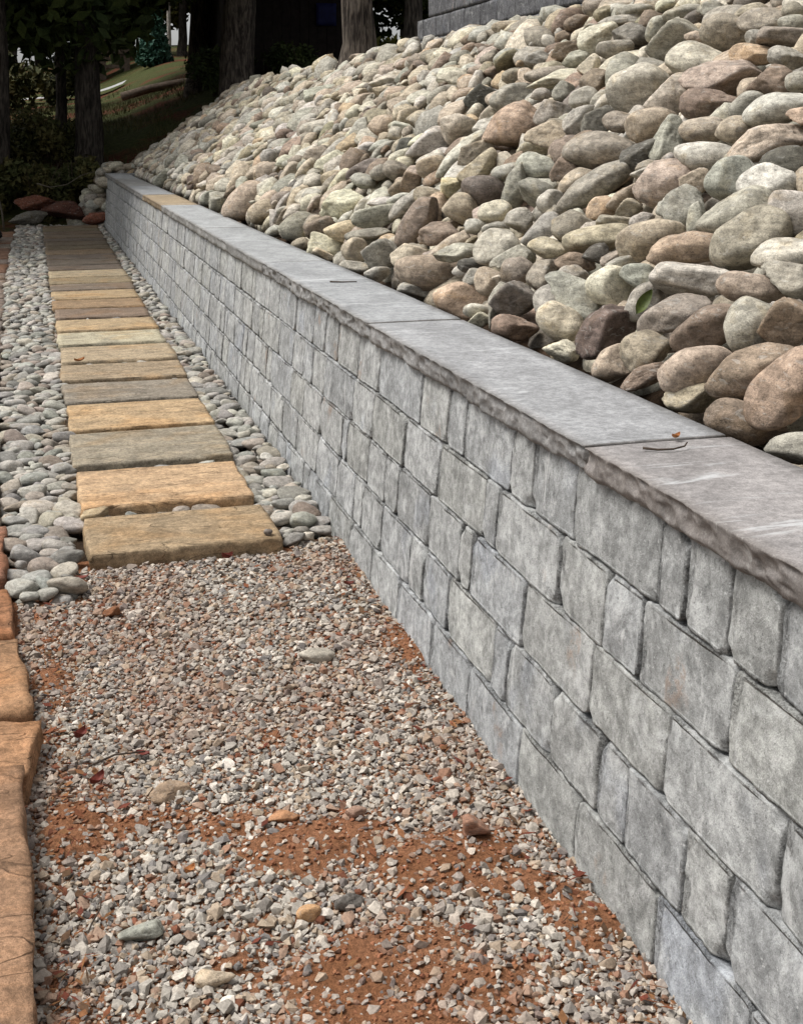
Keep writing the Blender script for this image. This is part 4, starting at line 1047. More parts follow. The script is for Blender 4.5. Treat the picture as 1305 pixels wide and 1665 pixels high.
for me, loc, sy in wall_rest:
    co = np.zeros(len(me.vertices) * 3, np.float32); me.vertices.foreach_get('co', co); co = co.reshape(-1, 3) * np.array([1, sy, 1])
    fv = np.zeros(len(me.loops), np.int32); me.loops.foreach_get('vertex_index', fv)
    ev = np.zeros(len(me.vertices), np.float32); me.attributes['edge'].data.foreach_get('value', ev)
    Vs.append(co + loc - W0); Fs.append(fv.reshape(-1, 4) + n); Es.append(ev); n += len(co)
o = link('block_fill', mesh_np('block_fill', np.concatenate(Vs), np.concatenate(Fs), True, None, np.concatenate(Es)), M_BLOCK, wall)
prop(o, kind='stuff')
V, F = gridbox(1, 1, 1)
o = link('core', mesh_np('core', V * np.array([0.075, (WALL_END - 0.46) / 2, 0.46]) + np.array([1.31, (WALL_END + 0.46) / 2, 0.275]) - W0, F, False), M_SOIL, wall)

CAPS = [(0.40, 0.975), (0.984, 2.325), (2.340, 4.050), (4.066, 6.095), (6.107, 8.42), (8.428, 11.17), (11.178, 13.08), (13.088, 15.3), (15.308, 17.6), (17.608, 20.06)]
CAPC = [lin(152, 149, 148), lin(156, 152, 151), lin(160, 161, 163), lin(162, 164, 166), lin(164, 166, 167), lin(168, 170, 171), lin(168, 150, 124), lin(160, 162, 164), lin(164, 163, 160), lin(162, 164, 166)]
for i, ((y0, y1), c) in enumerate(zip(CAPS, CAPC)):
    L = y1 - y0; step = 0.007 if y1 < 6.2 and i > 0 else 0.03
    V, F = gridbox(8, int(L / step), 14 if step < 0.02 else 5, 0.0)
    hx, hy, hz = 0.167, L / 2, 0.0315
    P, N, e = round_box(V, hx, hy, hz, 0.003)
    front = (V[:, 0] < -0.999).astype(float); sd = 800 + i; ends = (np.abs(V[:, 1]) > 0.9999).astype(float)
    yy_, zz_ = P[:, 1] + i * 7.3, P[:, 2]
    t = (0.0315 - zz_) / 0.063                       # 0 at the top edge, 1 at the bottom
    npt = int(L / 0.014); rgc = np.random.default_rng(sd)
    fp = np.stack([rgc.uniform(-hy, hy, npt), rgc.uniform(-0.045, 0.03, npt)], 1); dep = rgc.uniform(0.003, 0.014, npt)
    fr = np.where(front > 0)[0]
    dd = np.stack([(P[fr, 1][:, None] - fp[None, :, 0]) / 1.6, P[fr, 2][:, None] - fp[None, :, 1]], 2); dd = np.sqrt((dd ** 2).sum(2))
    near_i = dd.argmin(1); dmin = dd.min(1)
    scoop = dep[near_i] * np.clip(1 - (dmin / 0.026) ** 2, 0, 1) + 0.004 * np.abs(fbm(np.stack([P[fr, 1] * 60, P[fr, 2] * 70, 0 * dmin], 1), sd + 1, 3))
    rid = fbm(np.stack([P[fr, 1] * 4, P[fr, 2] * 6, 0 * dmin + i], 1), sd + 4, 2)
    tf = t[fr]
    P[fr, 0] += (scoop + 0.006 * rid * tf + 0.007 * sstep(0.8, 1.0, tf) * (1 + 0.8 * rid)) * sstep(0.0, 0.16, tf)
    P[:, 2] += front * sstep(0.6, 1, t) * 0.004 * fbm(np.stack([yy_ * 26, 0 * yy_, 0 * yy_], 1), sd + 8, 3)
    top = V[:, 2] > 0.999
    P[:, 2] += np.where(top, 0.0016 * fbm(np.stack([P[:, 0] * 9, yy_ * 6, 0 * yy_], 1), sd + 2, 4), 0)
    P[:, 1] -= np.sign(V[:, 1]) * ends * top * 0.003 * np.abs(fbm(np.stack([P[:, 0] * 30, V[:, 1] * 3 + i, 0 * yy_], 1), sd + 9, 3))
    P[:, 0] += (V[:, 0] < -0.99) * 0.004 * fbm(np.stack([yy_ * 12, 0 * yy_, 0 * yy_ + 3], 1), sd + 6, 3)
    o = link('cap_stone', mesh_np('cap_stone', P, F, True, None, np.maximum(front, ends * 1.2)), M_CAP, wall, np.array([1.233, (y0 + y1) / 2, 0.7885 + RNG.uniform(-0.001, 0.001)]) - W0)
    o.color = (*[0.80 * k for k in c], 1)
V, F = gridbox(20, 8, 4); P, N, e = round_box(V, 0.42, 0.17, 0.0375, 0.003)
o = link('cap_stone', mesh_np('cap_stone', P, F, True, None, np.zeros(len(P))), M_CAP, wall, np.array([1.83, 19.885, 0.781]) - W0)
o.color = (*lin(135, 137, 138), 1)

# ------------------------------------------------------------------ rough sandstone edging on the left
edging = empty('stone_edging', (-0.2, 0.5, 0))
prop(edging, 'row of rough orange sandstone edging blocks along the left side of the gravel', 'edging')
E0 = np.array([-0.2, 0.5, 0.0])
ED = [(0.55, 1.15), (1.17, 1.72), (1.74, 2.80), (2.83, 3.10), (3.13, 3.61), (3.64, 4.04), (4.07, 4.62)]
y = 4.65
while y < 18.6:
    L = RNG.uniform(0.35, 0.8); ED.append((y, min(y + L, 18.9))); y += L + 0.03
EDC = [lin(178, 122, 84), lin(184, 130, 90), lin(184, 132, 96), lin(196, 138, 92), lin(198, 138, 90), lin(188, 122, 78), lin(170, 116, 84)]
for i, (y0, y1) in enumerate(ED):
    near = 1.6 < y1 and y0 < 4.4
    xr = edge_x((y0 + y1) / 2); hx = RNG.uniform(0.17, 0.21); hy = (y1 - y0) / 2; hz = 0.075
    V, F = gridbox(28 if near else 8, max(12, int(hy * 70)) if near else 8, 10 if near else 4, 0.2)
    P, N, e = round_box(V, hx, hy, hz, 0.006); sd = 1200 + i
    P += N * (0.013 * fbm(P * np.array([9, 9, 16]) + sd, sd, 4))[:, None]
    P += N * (0.010 * np.abs(fbm(P * np.array([24, 24, 50]) + sd, sd + 4, 4)))[:, None]
    P[:, 2] += (V[:, 2] > 0.9) * 0.010 * np.round(1.6 * fbm(np.stack([P[:, 0] * 7 + sd, P[:, 1] * 5, 0 * P[:, 0]], 1), sd + 6, 3)) * 0.5
    P[:, 0] += (V[:, 0] > 0.99) * 0.014 * fbm(np.stack([P[:, 1] * 6 + sd, P[:, 2] * 10, 0 * P[:, 0]], 1), sd + 1, 3)
    o = link('edging_stone', mesh_np('edging_stone', P, F), M_SAND, edging, np.array([xr - hx, (y0 + y1) / 2, 0.054 - hz + RNG.uniform(-0.012, 0.012) - (0.03 if 8 < y0 else 0)]) - E0)
    o.rotation_euler = (RNG.uniform(-0.02, 0.02), RNG.uniform(-0.03, 0.03), {2: 0.028, 3: -0.10, 4: 0.06, 5: 0.05}.get(i, RNG.uniform(-0.05, 0.05)))
    c = EDC[i] if i < 7 else random.choice([lin(150, 130, 116), lin(150, 108, 84), lin(160, 146, 134)])
    g = sum(c) / 3; c = (0.68 * (0.66 * c[0] + 0.34 * g), 0.68 * (0.8 * c[1] + 0.2 * g), 0.66 * (0.76 * c[2] + 0.24 * g))
    o.color = (*jit(c, 0.05), 1)

# ------------------------------------------------------------------ single stones lying on the gravel and slabs
def loose(name, label, cat, P, size, colour, ang, seed, yaw=0.0, tilt=0.1, mat=None):
    V, F = unit_stone(4, seed, ang)
    me = mesh_np(name, V * np.array([size[0], size[1], size[2]]), F); me.materials.append(mat or M_PEB)
    o = link(name, me, None, None, P); o.rotation_euler = (RNG.uniform(-tilt, tilt), RNG.uniform(-tilt, tilt), yaw)
    o.color = (*[0.74 * k for k in colour], 1); prop(o, label, cat); return o
def yz(x, y): return float(yard_z(x, y)[0])
loose('stone', 'pale oval stone lying alone in the middle of the far gravel', 'stone', (0.738, 3.37, yz(.738, 3.37) + 0.016), (0.052, 0.026, 0.02), lin(190, 182, 168), False, 41, -0.2)
loose('stone', 'flat tan angular stone on the left part of the gravel', 'stone', (0.268, 2.76, yz(.268, 2.76) + 0.014), (0.050, 0.03, 0.02), lin(176, 152, 128), True, 42, 0.2)
loose('stone', 'greenish grey flat stone near the bottom left gravel', 'stone', (0.166, 2.276, yz(.166, 2.276) + 0.014), (0.042, 0.026, 0.018), lin(166, 166, 154), True, 43, -0.1)
loose('stone', 'cream and orange stone near the bottom edge of the gravel', 'stone', (0.279, 2.105, yz(.279, 2.105) + 0.014), (0.036, 0.018, 0.017), lin(206, 188, 164), True, 44, -0.2)
loose('stone', 'pinkish brown angular rock beside the red clay patch', 'stone', (0.863, 2.40, yz(.863, 2.40) + 0.018), (0.032, 0.030, 0.027), lin(166, 126, 104), True, 45, 0.3)
loose('stone', 'small brown stone just in front of the pebbles', 'stone', (0.207, 3.815, yz(.207, 3.815) + 0.016), (0.024, 0.02, 0.017), lin(138, 92, 62), True, 46, 0.5)
loose('stone', 'flat orange tan stone at the top of the red clay patch', 'stone', (0.492, 2.59, yz(.492, 2.59) + 0.010), (0.034, 0.022, 0.014), lin(196, 146, 108), True, 47, 0.1)
loose('stone', 'thin pinkish flake behind the middle of the clay patch', 'stone', (0.642, 2.545, yz(.642, 2.545) + 0.012), (0.026, 0.016, 0.011), lin(184, 150, 130), True, 48, 0.3)
loose('stone', 'light orange pebble in the gravel below the clay patch', 'stone', (0.474, 2.253, yz(.474, 2.253) + 0.014), (0.024, 0.016, 0.016), lin(206, 164, 122), False, 49, 0.1)
loose('stone', 'dark grey sharp stone below the clay patch', 'stone', (0.555, 2.262, yz(.555, 2.262) + 0.014), (0.030, 0.018, 0.015), lin(120, 114, 108), True, 50, 0.2)
loose('pebble', 'small grey pebble lying on the nearest stepping stone', 'pebble', (0.760, 4.25, 0.075), (0.016, 0.013, 0.011), lin(130, 120, 112), False, 51)
loose('stone', 'tan stone wedged behind the left end of the nearest slab', 'stone', (0.195, 4.69, 0.055), (0.06, 0.035, 0.026), lin(186, 166, 134), True, 52, 0.3)

# red boulders and a grey slab that close off the far end of the path
def boulder(name, label, P, size, colour, seed, yaw): 
    return loose(name, label, 'boulder', P, size, colour, True, seed, yaw, 0.12, M_ROCKY)
boulder('boulder', 'long orange-red boulder beyond the end of the path', (0.03, 20.2, 0.36), (0.32, 0.2, 0.14), lin(124, 78, 60), 61, -0.12)
boulder('boulder', 'dark red boulder right of the long one, by the stone heap', (0.42, 20.2, 0.24), (0.34, 0.24, 0.16), lin(104, 68, 56), 62, 0.2)
boulder('boulder', 'low brick-red rock at the far foot of the wall', (0.90, 19.75, 0.14), (0.20, 0.12, 0.10), lin(150, 96, 76), 63, 0.0)
boulder('boulder', 'grey block under the long red boulder', (-0.08, 19.85, 0.16), (0.30, 0.16, 0.10), lin(120, 116, 106), 64, -0.15)
boulder('boulder', 'unidentified black rounded object at the left edge of the path near its far end', (-0.62, 17.4, 0.22), (0.24, 0.30, 0.30), lin(40, 38, 40), 65, 0.2)  # stand-in shape for a black rounded object of unknown kind

# ------------------------------------------------------------------ twigs and fallen leaves
def tube_obj(name, path_, r0, r1, mat, label=None, cat=None, sides=6, parent=None):
    path_ = np.array(path_, float); rr = np.linspace(r0, r1, len(path_))
    V, F = strips(name, [path_], [rr], sides)
    o = link(name, mesh_np(name, V, F), mat, parent)
    if label: prop(o, label, cat)
    return o
tube_obj('twig', [(1.165, 2.262, 0.826), (1.19, 2.245, 0.825), (1.22, 2.238, 0.826), (1.25, 2.246, 0.828), (1.262, 2.258, 0.832)], 0.0028, 0.0014, M_TWIG, 'short curved dark twig on the nearest wall cap', 'twig')
tube_obj('twig', [(1.20, 5.19, 0.826), (1.25, 5.17, 0.825), (1.31, 5.16, 0.826)], 0.0035, 0.002, M_TWIG, 'thin straight twig further along the wall cap', 'twig')
tube_obj('twig', [(0.095, 2.40, 0.0), (0.10, 2.37, 0.012), (0.098, 2.34, 0.012), (0.08, 2.31, 0.002), (0.073, 2.29, 0.0)], 0.0022, 0.0016, M_TWIG, 'bent brown stem on the gravel by the left edging', 'twig')
tube_obj('twig', [(0.10, 2.9, 0.006), (0.16, 2.93, 0.010), (0.23, 2.93, 0.008)], 0.003, 0.002, M_TWIG, 'short grey stick on the gravel beside the edging', 'twig')

def leaf(name, label, P, L, Wd, mat, yaw=0, pitch=0, curl=0.3, roll=0.0, lobes=False):
    n, m = 10, 4; V = []; 
    for i in range(n + 1):
        t = i / n; w = Wd * math.sin(PI * min(t * 0.96 + 0.03, 1)) ** 0.8
        if lobes: w *= 0.65 + 0.45 * abs(math.sin(t * PI * 2.5))
        for j in range(m + 1):
            u = (j / m - 0.5) * 2
            V.append((L * (t - 0.5), w * u, curl * Wd * u * u + curl * L * 0.5 * (t - 0.5) ** 2 * 2))
    F = [(i * (m + 1) + j, (i + 1) * (m + 1) + j, (i + 1) * (m + 1) + j + 1, i * (m + 1) + j + 1) for i in range(n) for j in range(m)]
    V = np.array(V); k = len(V); V2 = np.concatenate([V, V - np.array([0, 0, 0.0006])]); F2 = F + [(d + k, c + k, b + k, a + k) for a, b, c, d in F]
    o = link(name, mesh_np(name, V2, F2), mat, None, P); o.rotation_euler = (roll, pitch, yaw)
    prop(o, label, 'leaf'); return o
leaf('leaf', 'curled orange leaf on the joint of the wall cap', (1.268, 2.315, 0.828), 0.026, 0.007, M_OLEAF, 0.4, 0, 0.8)
leaf('leaf', 'green leaf standing upright between the bank stones', (1.55, 3.02, 1.005), 0.082, 0.016, M_CLEAF, 0.35, -0.8, 0.5, 0.9)
leaf('leaf', 'red leaf lying on the left part of the gravel', (0.225, 2.95, yz(.225, 2.95) + 0.018), 0.034, 0.011, M_RLEAF, -0.4, 0.1, 0.4)
leaf('leaf', 'dark red leaf on the pebbles beside the nearest slab', (0.125, 4.04, 0.05), 0.045, 0.012, M_RLEAF, 0.1, 0, 0.3)
leaf('leaf', 'crumpled red leaf on the gravel at the nearest slab', (0.60, 4.14, 0.035), 0.05, 0.018, M_RLEAF, 0.6, 0.2, 0.7, 0, True)
leaf('leaf', 'small yellow leaf on a stepping stone well along the path', (0.25, 7.83, 0.07), 0.07, 0.02, M_OLEAF, 0.5, 0, 0.6)
leaf('leaf', 'small red leaf on the gravel close to the wall', (0.935, 3.80, 0.03), 0.035, 0.012, M_RLEAF, 0.2, 0.2, 0.6)
leaf('leaf', 'rusty curled leaf on the gravel by the edging', (0.085, 3.02, 0.02), 0.05, 0.014, M_RLEAF, 1.0, 0.1, 0.8)
leaf('leaf', 'dark brown leaf on the lower left gravel', (0.115, 2.80, 0.018), 0.045, 0.013, M_RLEAF, 0.8, -0.1, 0.8)
leaf('leaf', 'orange brown leaf near the greenish flat stone', (0.27, 2.40, 0.018), 0.03, 0.009, M_OLEAF, 0.8, 0.1, 0.7)

# fragments of dead leaves and needles gathered along the edges
litter = []
for k in range(620):
    if k < 230: x, y = edge_x(0) + 0.07 + abs(RNG.normal(0, 0.06)), RNG.uniform(1.6, 4.0)
    elif k < 430: x, y = 1.015 - abs(RNG.normal(0, 0.06)), RNG.uniform(1.6, 4.3)
    else: x, y = RNG.uniform(0.02, 1.0), RNG.uniform(1.7, 4.1)
    L = RNG.uniform(0.006, 0.018); wd = L * (0.12 if k % 3 else 0.5); an = RNG.uniform(0, 2 * PI); tl = RNG.normal(0, 0.25)
    a = np.array([math.cos(an) * L, math.sin(an) * L, tl * L]); b = np.array([-math.sin(an) * wd, math.cos(an) * wd, RNG.normal(0, 0.3) * wd]); nrm = np.cross(a, b); nrm = nrm / np.linalg.norm(nrm) * 0.0006
    Vv = np.array([-a, b, a, -b, -a + nrm, b + nrm, a + nrm, -b + nrm]); Ff = np.array([(0, 2, 1), (0, 3, 2), (4, 5, 6), (4, 6, 7), (0, 1, 5), (0, 5, 4), (1, 2, 6), (1, 6, 5), (2, 3, 7), (2, 7, 6), (3, 0, 4), (3, 4, 7)])
    litter.append((Vv, Ff, np.eye(3), np.array([x, y, yz(x, y) + 0.013 + RNG.uniform(0, 0.004)]), jit(random.choice([lin(96, 52, 40), lin(112, 70, 48), lin(84, 64, 48), lin(120, 84, 56)]), 0.2)))
o = link('leaf_litter', bake('leaf_litter', litter, M_GRAVEL, False), None, yard); prop(o, kind='stuff')

# ------------------------------------------------------------------ the upper block wall
upper = empty('block_wall', (3.62, 6, 2.12))
prop(upper, 'dark grey concrete block wall along the top of the stone bank', 'wall')
U0 = np.array([3.62, 6, 2.12])
UV = []
for k in range(4):
    V, F = gridbox(1, 8, 6, 0.3); P, N, e = round_box(V, 0.10, 0.20 - 0.0025, 0.10 - 0.002, 0.008)
    P += N * (0.004 * fbm(P * 20 + k * 5, k, 3))[:, None]
    me = mesh_np('block', P, F, True, None, np.clip(e, 0, 1) * 0.1); me.materials.append(M_UPPER); UV.append(me)
for r in range(9):
    end = 11.85 if r < 2 else 11.5
    y = end - 0.2 - (0.2 if r % 2 else 0)
    if r % 2:
        o = link('block', UV[r % 4], None, upper, np.array([3.72, end - 0.1, 2.14 + 0.2 * r + 0.1]) - U0); o.scale = (1, 0.5, 1)
    while y > 3.0:
        o = link('block', UV[int(RNG.integers(0, 4))], None, upper, np.array([3.72 + RNG.uniform(-0.004, 0.004), y, 2.14 + 0.2 * r + 0.1]) - U0)
        k = RNG.uniform(0.8, 1.15); o.color = (k, k, k * 1.02, 1)
        y -= 0.4

# ------------------------------------------------------------------ trees and brush
def leaf_cloud(blobs, n, size, seed, flat_=0.0):
    """quads spread through ellipsoid blobs (cx,cy,cz,rx,ry,rz)"""
    rg = np.random.default_rng(seed)
    B = np.array(blobs, float); wts = B[:, 3] * B[:, 4] * B[:, 5]; wts /= wts.sum()
    which = rg.choice(len(B), n, p=wts)
    d = rg.normal(size=(n, 3)); d /= np.linalg.norm(d, axis=1)[:, None]
    rad = rg.random(n) ** 0.45
    Cn = B[which, :3] + d * rad[:, None] * B[which, 3:6]
    a = rg.normal(size=(n, 3)); a[:, 2] *= (1 - flat_); a /= np.linalg.norm(a, axis=1)[:, None]
    b = rg.normal(size=(n, 3)); b -= a * np.sum(a * b, 1)[:, None]; b /= np.linalg.norm(b, axis=1)[:, None]
    s = size * rg.uniform(0.55, 1.3, n)
    a *= s[:, None]; b *= (s * 0.5)[:, None]
    V = np.stack([Cn - a, Cn + b * 0.9, Cn + a, Cn - b * 0.9], 1).reshape(-1, 3)
    F = np.arange(4 * n).reshape(n, 4)
    return V, F

def tree(name, label, X, Y, dia, h, crown, n_leaf, lsize, bark, leafm, seed, lean=(0, 0), group=None, base_z=None, branches=5):
    rg = np.random.default_rng(seed)
    z0 = gz(X, Y) - 0.15 if base_z is None else base_z
    root = empty(name, (X, Y, z0)); prop(root, label, 'tree', group)
    zs = np.array([0, 0.12, 0.35, 0.8, 1.5, 2.4, 3.4, 4.6, 6.0, h]) if h > 6.2 else np.linspace(0, h, 7)
    wob = rg.normal(size=(len(zs), 2)) * 0.03 * dia / 0.4; wob[0] = 0
    pth = np.stack([lean[0] * zs + wob[:, 0], lean[1] * zs + wob[:, 1], zs], 1)
    rad = dia / 2 * (1 - 0.6 * zs / h) * (1 + 0.55 * np.exp(-zs / 0.28))
    V, F = strips('trunk', [pth], [rad], 20, seed, 0.16)
    link('trunk', mesh_np('trunk', V, F), bark, root)
    cx, cy, cz, cr, ch = crown       # centre relative to the tree's base, radius, half height
    for k in range(branches):
        t = rg.uniform(0.35, 0.85); p0 = np.array([np.interp(t * h, zs, pth[:, 0]), np.interp(t * h, zs, pth[:, 1]), t * h])
        an = rg.uniform(0, 2 * PI); L = rg.uniform(0.45, 0.9) * cr
        p1 = p0 + np.array([math.cos(an) * L * 0.5, math.sin(an) * L * 0.5, 0.25 * L]); p2 = p0 + np.array([math.cos(an) * L, math.sin(an) * L, 0.35 * L + rg.uniform(-.2, .3)])
        V, F = strips('limb', [np.array([p0, p1, p2])], [np.array([dia * 0.16, dia * 0.1, dia * 0.03])], 7, seed + k)
        link('limb', mesh_np('limb', V, F), bark, root)
    blobs = []
    for k in range(14):
        d = rg.normal(size=3); d /= np.linalg.norm(d); q = rg.random() ** 0.5 * 0.8
        blobs.append((cx + d[0] * cr * q, cy + d[1] * cr * q, cz + d[2] * ch * q, cr * rg.uniform(0.25, 0.45), cr * rg.uniform(0.25, 0.45), ch * rg.uniform(0.22, 0.4)))
    if n_leaf:
        V, F = leaf_cloud(blobs, n_leaf, lsize, seed)
        o = link('crown', mesh_np('crown', V, F, False), leafm, root); prop(o, kind='stuff')
    return root

tree('tree', 'thick dark trunk rising behind the brush at the left', 0.94, 22.2, 0.46, 12, (0, 0.3, 4.4, 3.4, 2.6), 10000, 0.17, M_BARK2, M_LEAF_DK, 11, (-0.035, 0))
tree('tree', 'dark trunk cut off by the left edge of the picture', -0.52, 21.6, 0.32, 11, (-0.6, 0.5, 4.3, 3.2, 2.6), 9000, 0.17, M_BARK2, M_LEAF_DK, 12, (0.01, 0))
tree('tree', 'slim dark trunk between the two thicker ones at the left', 0.53, 26.4, 0.22, 10, (0, 0, 4.4, 2.8, 2.8), 7000, 0.17, M_BARK2, M_LEAF_DK, 13, (0.02, 0))
tree('tree', 'dark trunk to the left of the broad one behind the bank', 3.36, 26.2, 0.46, 13, (0, 0, 5.4, 3.6, 2.8), 11000, 0.18, M_BARK, M_LEAF_DK, 14, (-0.03, 0))
tree('tree', 'broad grey-brown trunk at the far end of the stone bank', 3.50, 22.0, 0.62, 14, (0.2, -0.4, 6.2, 4.2, 2.8), 14000, 0.18, M_BARK, M_LEAF_DK, 15, (-0.02, 0))
tree('tree', 'straight grey trunk growing out of the crest of the stone bank', 3.29, 13.0, 0.32, 13, (0.8, 3.6, 9.6, 3.0, 2.0), 5000, 0.18, M_BARK, M_LEAF_DK, 16, (0.0, 0.0), None, 2.05)
tree('tree', 'slim dark trunk beyond the end of the upper block wall', 5.85, 19.4, 0.30, 12, (0.3, 0.6, 6.4, 3.0, 2.6), 6000, 0.18, M_BARK2, M_LEAF_DK, 17, (0.01, 0))
tree('tree', 'added shade tree right of the shed', 7.4, 22.6, 0.4, 13, (0, 0, 6.0, 4.0, 3.2), 8000, 0.19, M_BARK2, M_LEAF_DK, 18)  # added to darken the wood on the right side
tree('tree', 'added unseen shade tree at the left of the path end', -4.6, 21.0, 0.4, 12, (0, 0, 6.0, 3.8, 3.4), 8000, 0.19, M_BARK2, M_LEAF_DK, 19)  # unseen, added at the left to keep the wood dark
tree('tree', 'added unseen shade tree further up the hill at the left', -3.2, 27.0, 0.4, 12, (0, 0, 6.2, 3.8, 3.2), 7000, 0.19, M_BARK2, M_LEAF_DK, 20)  # also out of view, added for darkness on the hillside
tree('tree', 'added unseen tree shading the far part of the path', -3.4, 16.6, 0.4, 11, (1.0, 0.6, 6.6, 3.0, 2.2), 9000, 0.19, M_BARK2, M_LEAF_DK, 21)  # out of view, added so its crown shades the far path and bank
for i, (X, Y, lab) in enumerate([(-14, 78, 'wooded edge tree far to the left'), (-7, 84, 'far wooded edge tree behind the left trunks'), (-1, 76, 'far wooded edge tree left of the shelter'), (5, 82, 'far wooded edge tree above the shelter'), (11, 78, 'far wooded edge tree above the conifer'), (17, 84, 'far wooded edge tree above the birch'), (23, 78, 'far wooded edge tree behind the middle trunks'), (30, 82, 'far wooded edge tree behind the shed roof'), (37, 78, 'far wooded edge tree behind the block wall')]):
    tree('tree', lab, X, Y, 0.5, 16, (0, 0, 6.5, 6.0, 6.5), 7000, 0.42, M_BARK2, M_LEAF_DK if i % 2 else M_LEAF_OL, 140 + i, branches=3)
tree('tree', 'added shade tree hidden behind the thick left trunk', 1.38, 32.4, 0.35, 12, (0.3, 0, 6.6, 3.8, 2.8), 9000, 0.2, M_BARK2, M_LEAF_DK, 22)  # added canopy to shade the hillside grass, trunk kept out of sight
tree('tree', 'added shade tree hidden behind the left middle trunk', 4.45, 34.3, 0.35, 12, (-0.6, 0, 6.4, 3.8, 2.8), 9000, 0.2, M_BARK2, M_LEAF_DK, 23)  # second canopy added over the too bright grass, trunk hidden
BACK = [(-3.5, 47, 'olive'), (0.3, 52, 'dark'), (3.2, 58, 'olive'), (5.6, 49, 'olive'), (8.5, 56, 'dark'), (10.5, 46, 'olive'), (12.5, 54, 'olive'), (16.5, 50, 'dark'), (7.0, 36, 'dark'), (-8, 50, 'dark')]
BLAB = ['olive tree furthest to the left across the road', 'dark tree behind the slim left trunk across the road', 'olive tree above the timber shelter', 'olive tree right of the blue-green conifer', 'dark tree in the gap right of the conifer',
        'olive tree in the gap between the two middle trunks', 'olive tree behind the shed', 'dark tree far behind the block wall', 'dark tree just behind the shed', 'dark tree left of the road outside the picture']
for i, (X, Y, k) in enumerate(BACK):
    h = RNG.uniform(8.5, 12)
    tree('tree', BLAB[i], X, Y, 0.35, h, (0, 0, h * 0.48, RNG.uniform(3.2, 4.2), h * 0.46), 9000, 0.26, M_BARK2, M_LEAF_OL if k == 'olive' else M_LEAF_DK, 40 + i, branches=6)
tree('birch_tree', 'thin pale trunk in the gap right of the conifer', 4.75, 46.0, 0.16, 7, (0, 0, 6.0, 1.2, 1.2), 700, 0.2, M_BARK3, M_LEAF_OL, 60, branches=2)

# blue-green conifer
con = empty('conifer', (3.75, 41.0, gz(3.75, 41.0))); prop(con, 'small blue-green conifer on the far hillside', 'tree')
V, F = strips('trunk', [np.array([(0, 0, 0), (0, 0, 1.2), (0, 0, 2.9)])], [np.array([0.07, 0.05, 0.01])], 8); link('trunk', mesh_np('trunk', V, F), M_BARK2, con)
V, F = leaf_cloud([(0, 0, 0.2 + 0.21 * k, 0.62 * (1 - k / 14), 0.62 * (1 - k / 14), 0.24) for k in range(13)], 5000, 0.09, 77); o = link('crown', mesh_np('crown', V, F, False), M_LEAF_BL, con); prop(o, kind='stuff')

def shrub(label, X, Y, r, h, n, seed, mat=M_LEAF_BR, ls=0.06):
    rg = np.random.default_rng(seed); z = gz(X, Y)
    root = empty('shrub', (X, Y, z)); prop(root, label, 'shrub', None)
    paths, rads = [], []
    for k in range(9):
        an = rg.uniform(0, 2 * PI); L = rg.uniform(0.6, 1.1)
        paths.append(np.array([(0, 0, -0.05), (math.cos(an) * r * 0.4 * L, math.sin(an) * r * 0.4 * L, h * 0.5 * L), (math.cos(an) * r * 0.9 * L, math.sin(an) * r * 0.9 * L, h * L)])); rads.append(np.array([0.012, 0.008, 0.003]))
    V, F = strips('stem', paths, rads, 5); o = link('stem', mesh_np('stem', V, F), M_TWIG, root); prop(o, kind='stuff')
    blobs = [(rg.normal() * r * 0.45, rg.normal() * r * 0.45, h * rg.uniform(0.2, 0.9), r * 0.45, r * 0.45, h * 0.28) for _ in range(10)]
    V, F = leaf_cloud(blobs, n, ls, seed); o = link('foliage', mesh_np('foliage', V, F, False), mat, root); prop(o, kind='stuff')
shrub('dark brush right behind the long red boulder', 0.05, 20.95, 0.5, 0.9, 2600, 201)
shrub('dark brush at the left behind the path end', -0.55, 21.2, 0.55, 1.1, 2600, 202)
shrub('dark brush between the red boulder and the stone heap', 0.62, 21.1, 0.45, 0.8, 2200, 203)
shrub('loose brush at the foot of the thick left trunk', 0.45, 22.6, 0.5, 0.9, 1800, 204)
shrub('low brush under the slim left trunk', -0.1, 23.2, 0.6, 0.8, 1800, 205)
shrub('tall dark brush at the left edge of the wood', -1.2, 22.4, 0.7, 1.4, 2600, 206)
shrub('dark bush in front of the shed', 4.9, 23.3, 0.7, 0.8, 2200, 207, M_LEAF_DK)
shrub('dark bush between the two middle trunks', 3.35, 24.2, 0.5, 0.9, 1800, 208, M_LEAF_DK)
shrub('green bush right of the crest tree', 5.2, 21.0, 0.6, 0.6, 1800, 209, M_LEAF_OL)
shrub('broad green bush between the crest tree and the block wall', 6.0, 21.8, 0.9, 1.5, 5000, 216, M_LEAF_OL, 0.08)
shrub('tall dark hedge bush left of the block wall end', 6.2, 27.5, 1.5, 3.2, 7000, 210, M_LEAF_DK, 0.12)
shrub('tall dark hedge bush behind the slim trunk', 8.2, 26.5, 1.5, 3.4, 7000, 211, M_LEAF_DK, 0.12)
shrub('tall hedge bush behind the block wall', 10.5, 25.0, 1.6, 3.4, 7000, 212, M_LEAF_DK, 0.12)
shrub('brush at the road edge behind the left trunks', -1.0, 33.5, 1.2, 1.6, 3000, 213, M_LEAF_BR, 0.1)
shrub('brush at the road edge further left', -3.2, 33.0, 1.3, 1.9, 3000, 214, M_LEAF_BR, 0.1)
shrub('brush in front of the timber shelter', 0.75, 34.0, 0.6, 1.5, 2200, 215, M_LEAF_BR, 0.08)

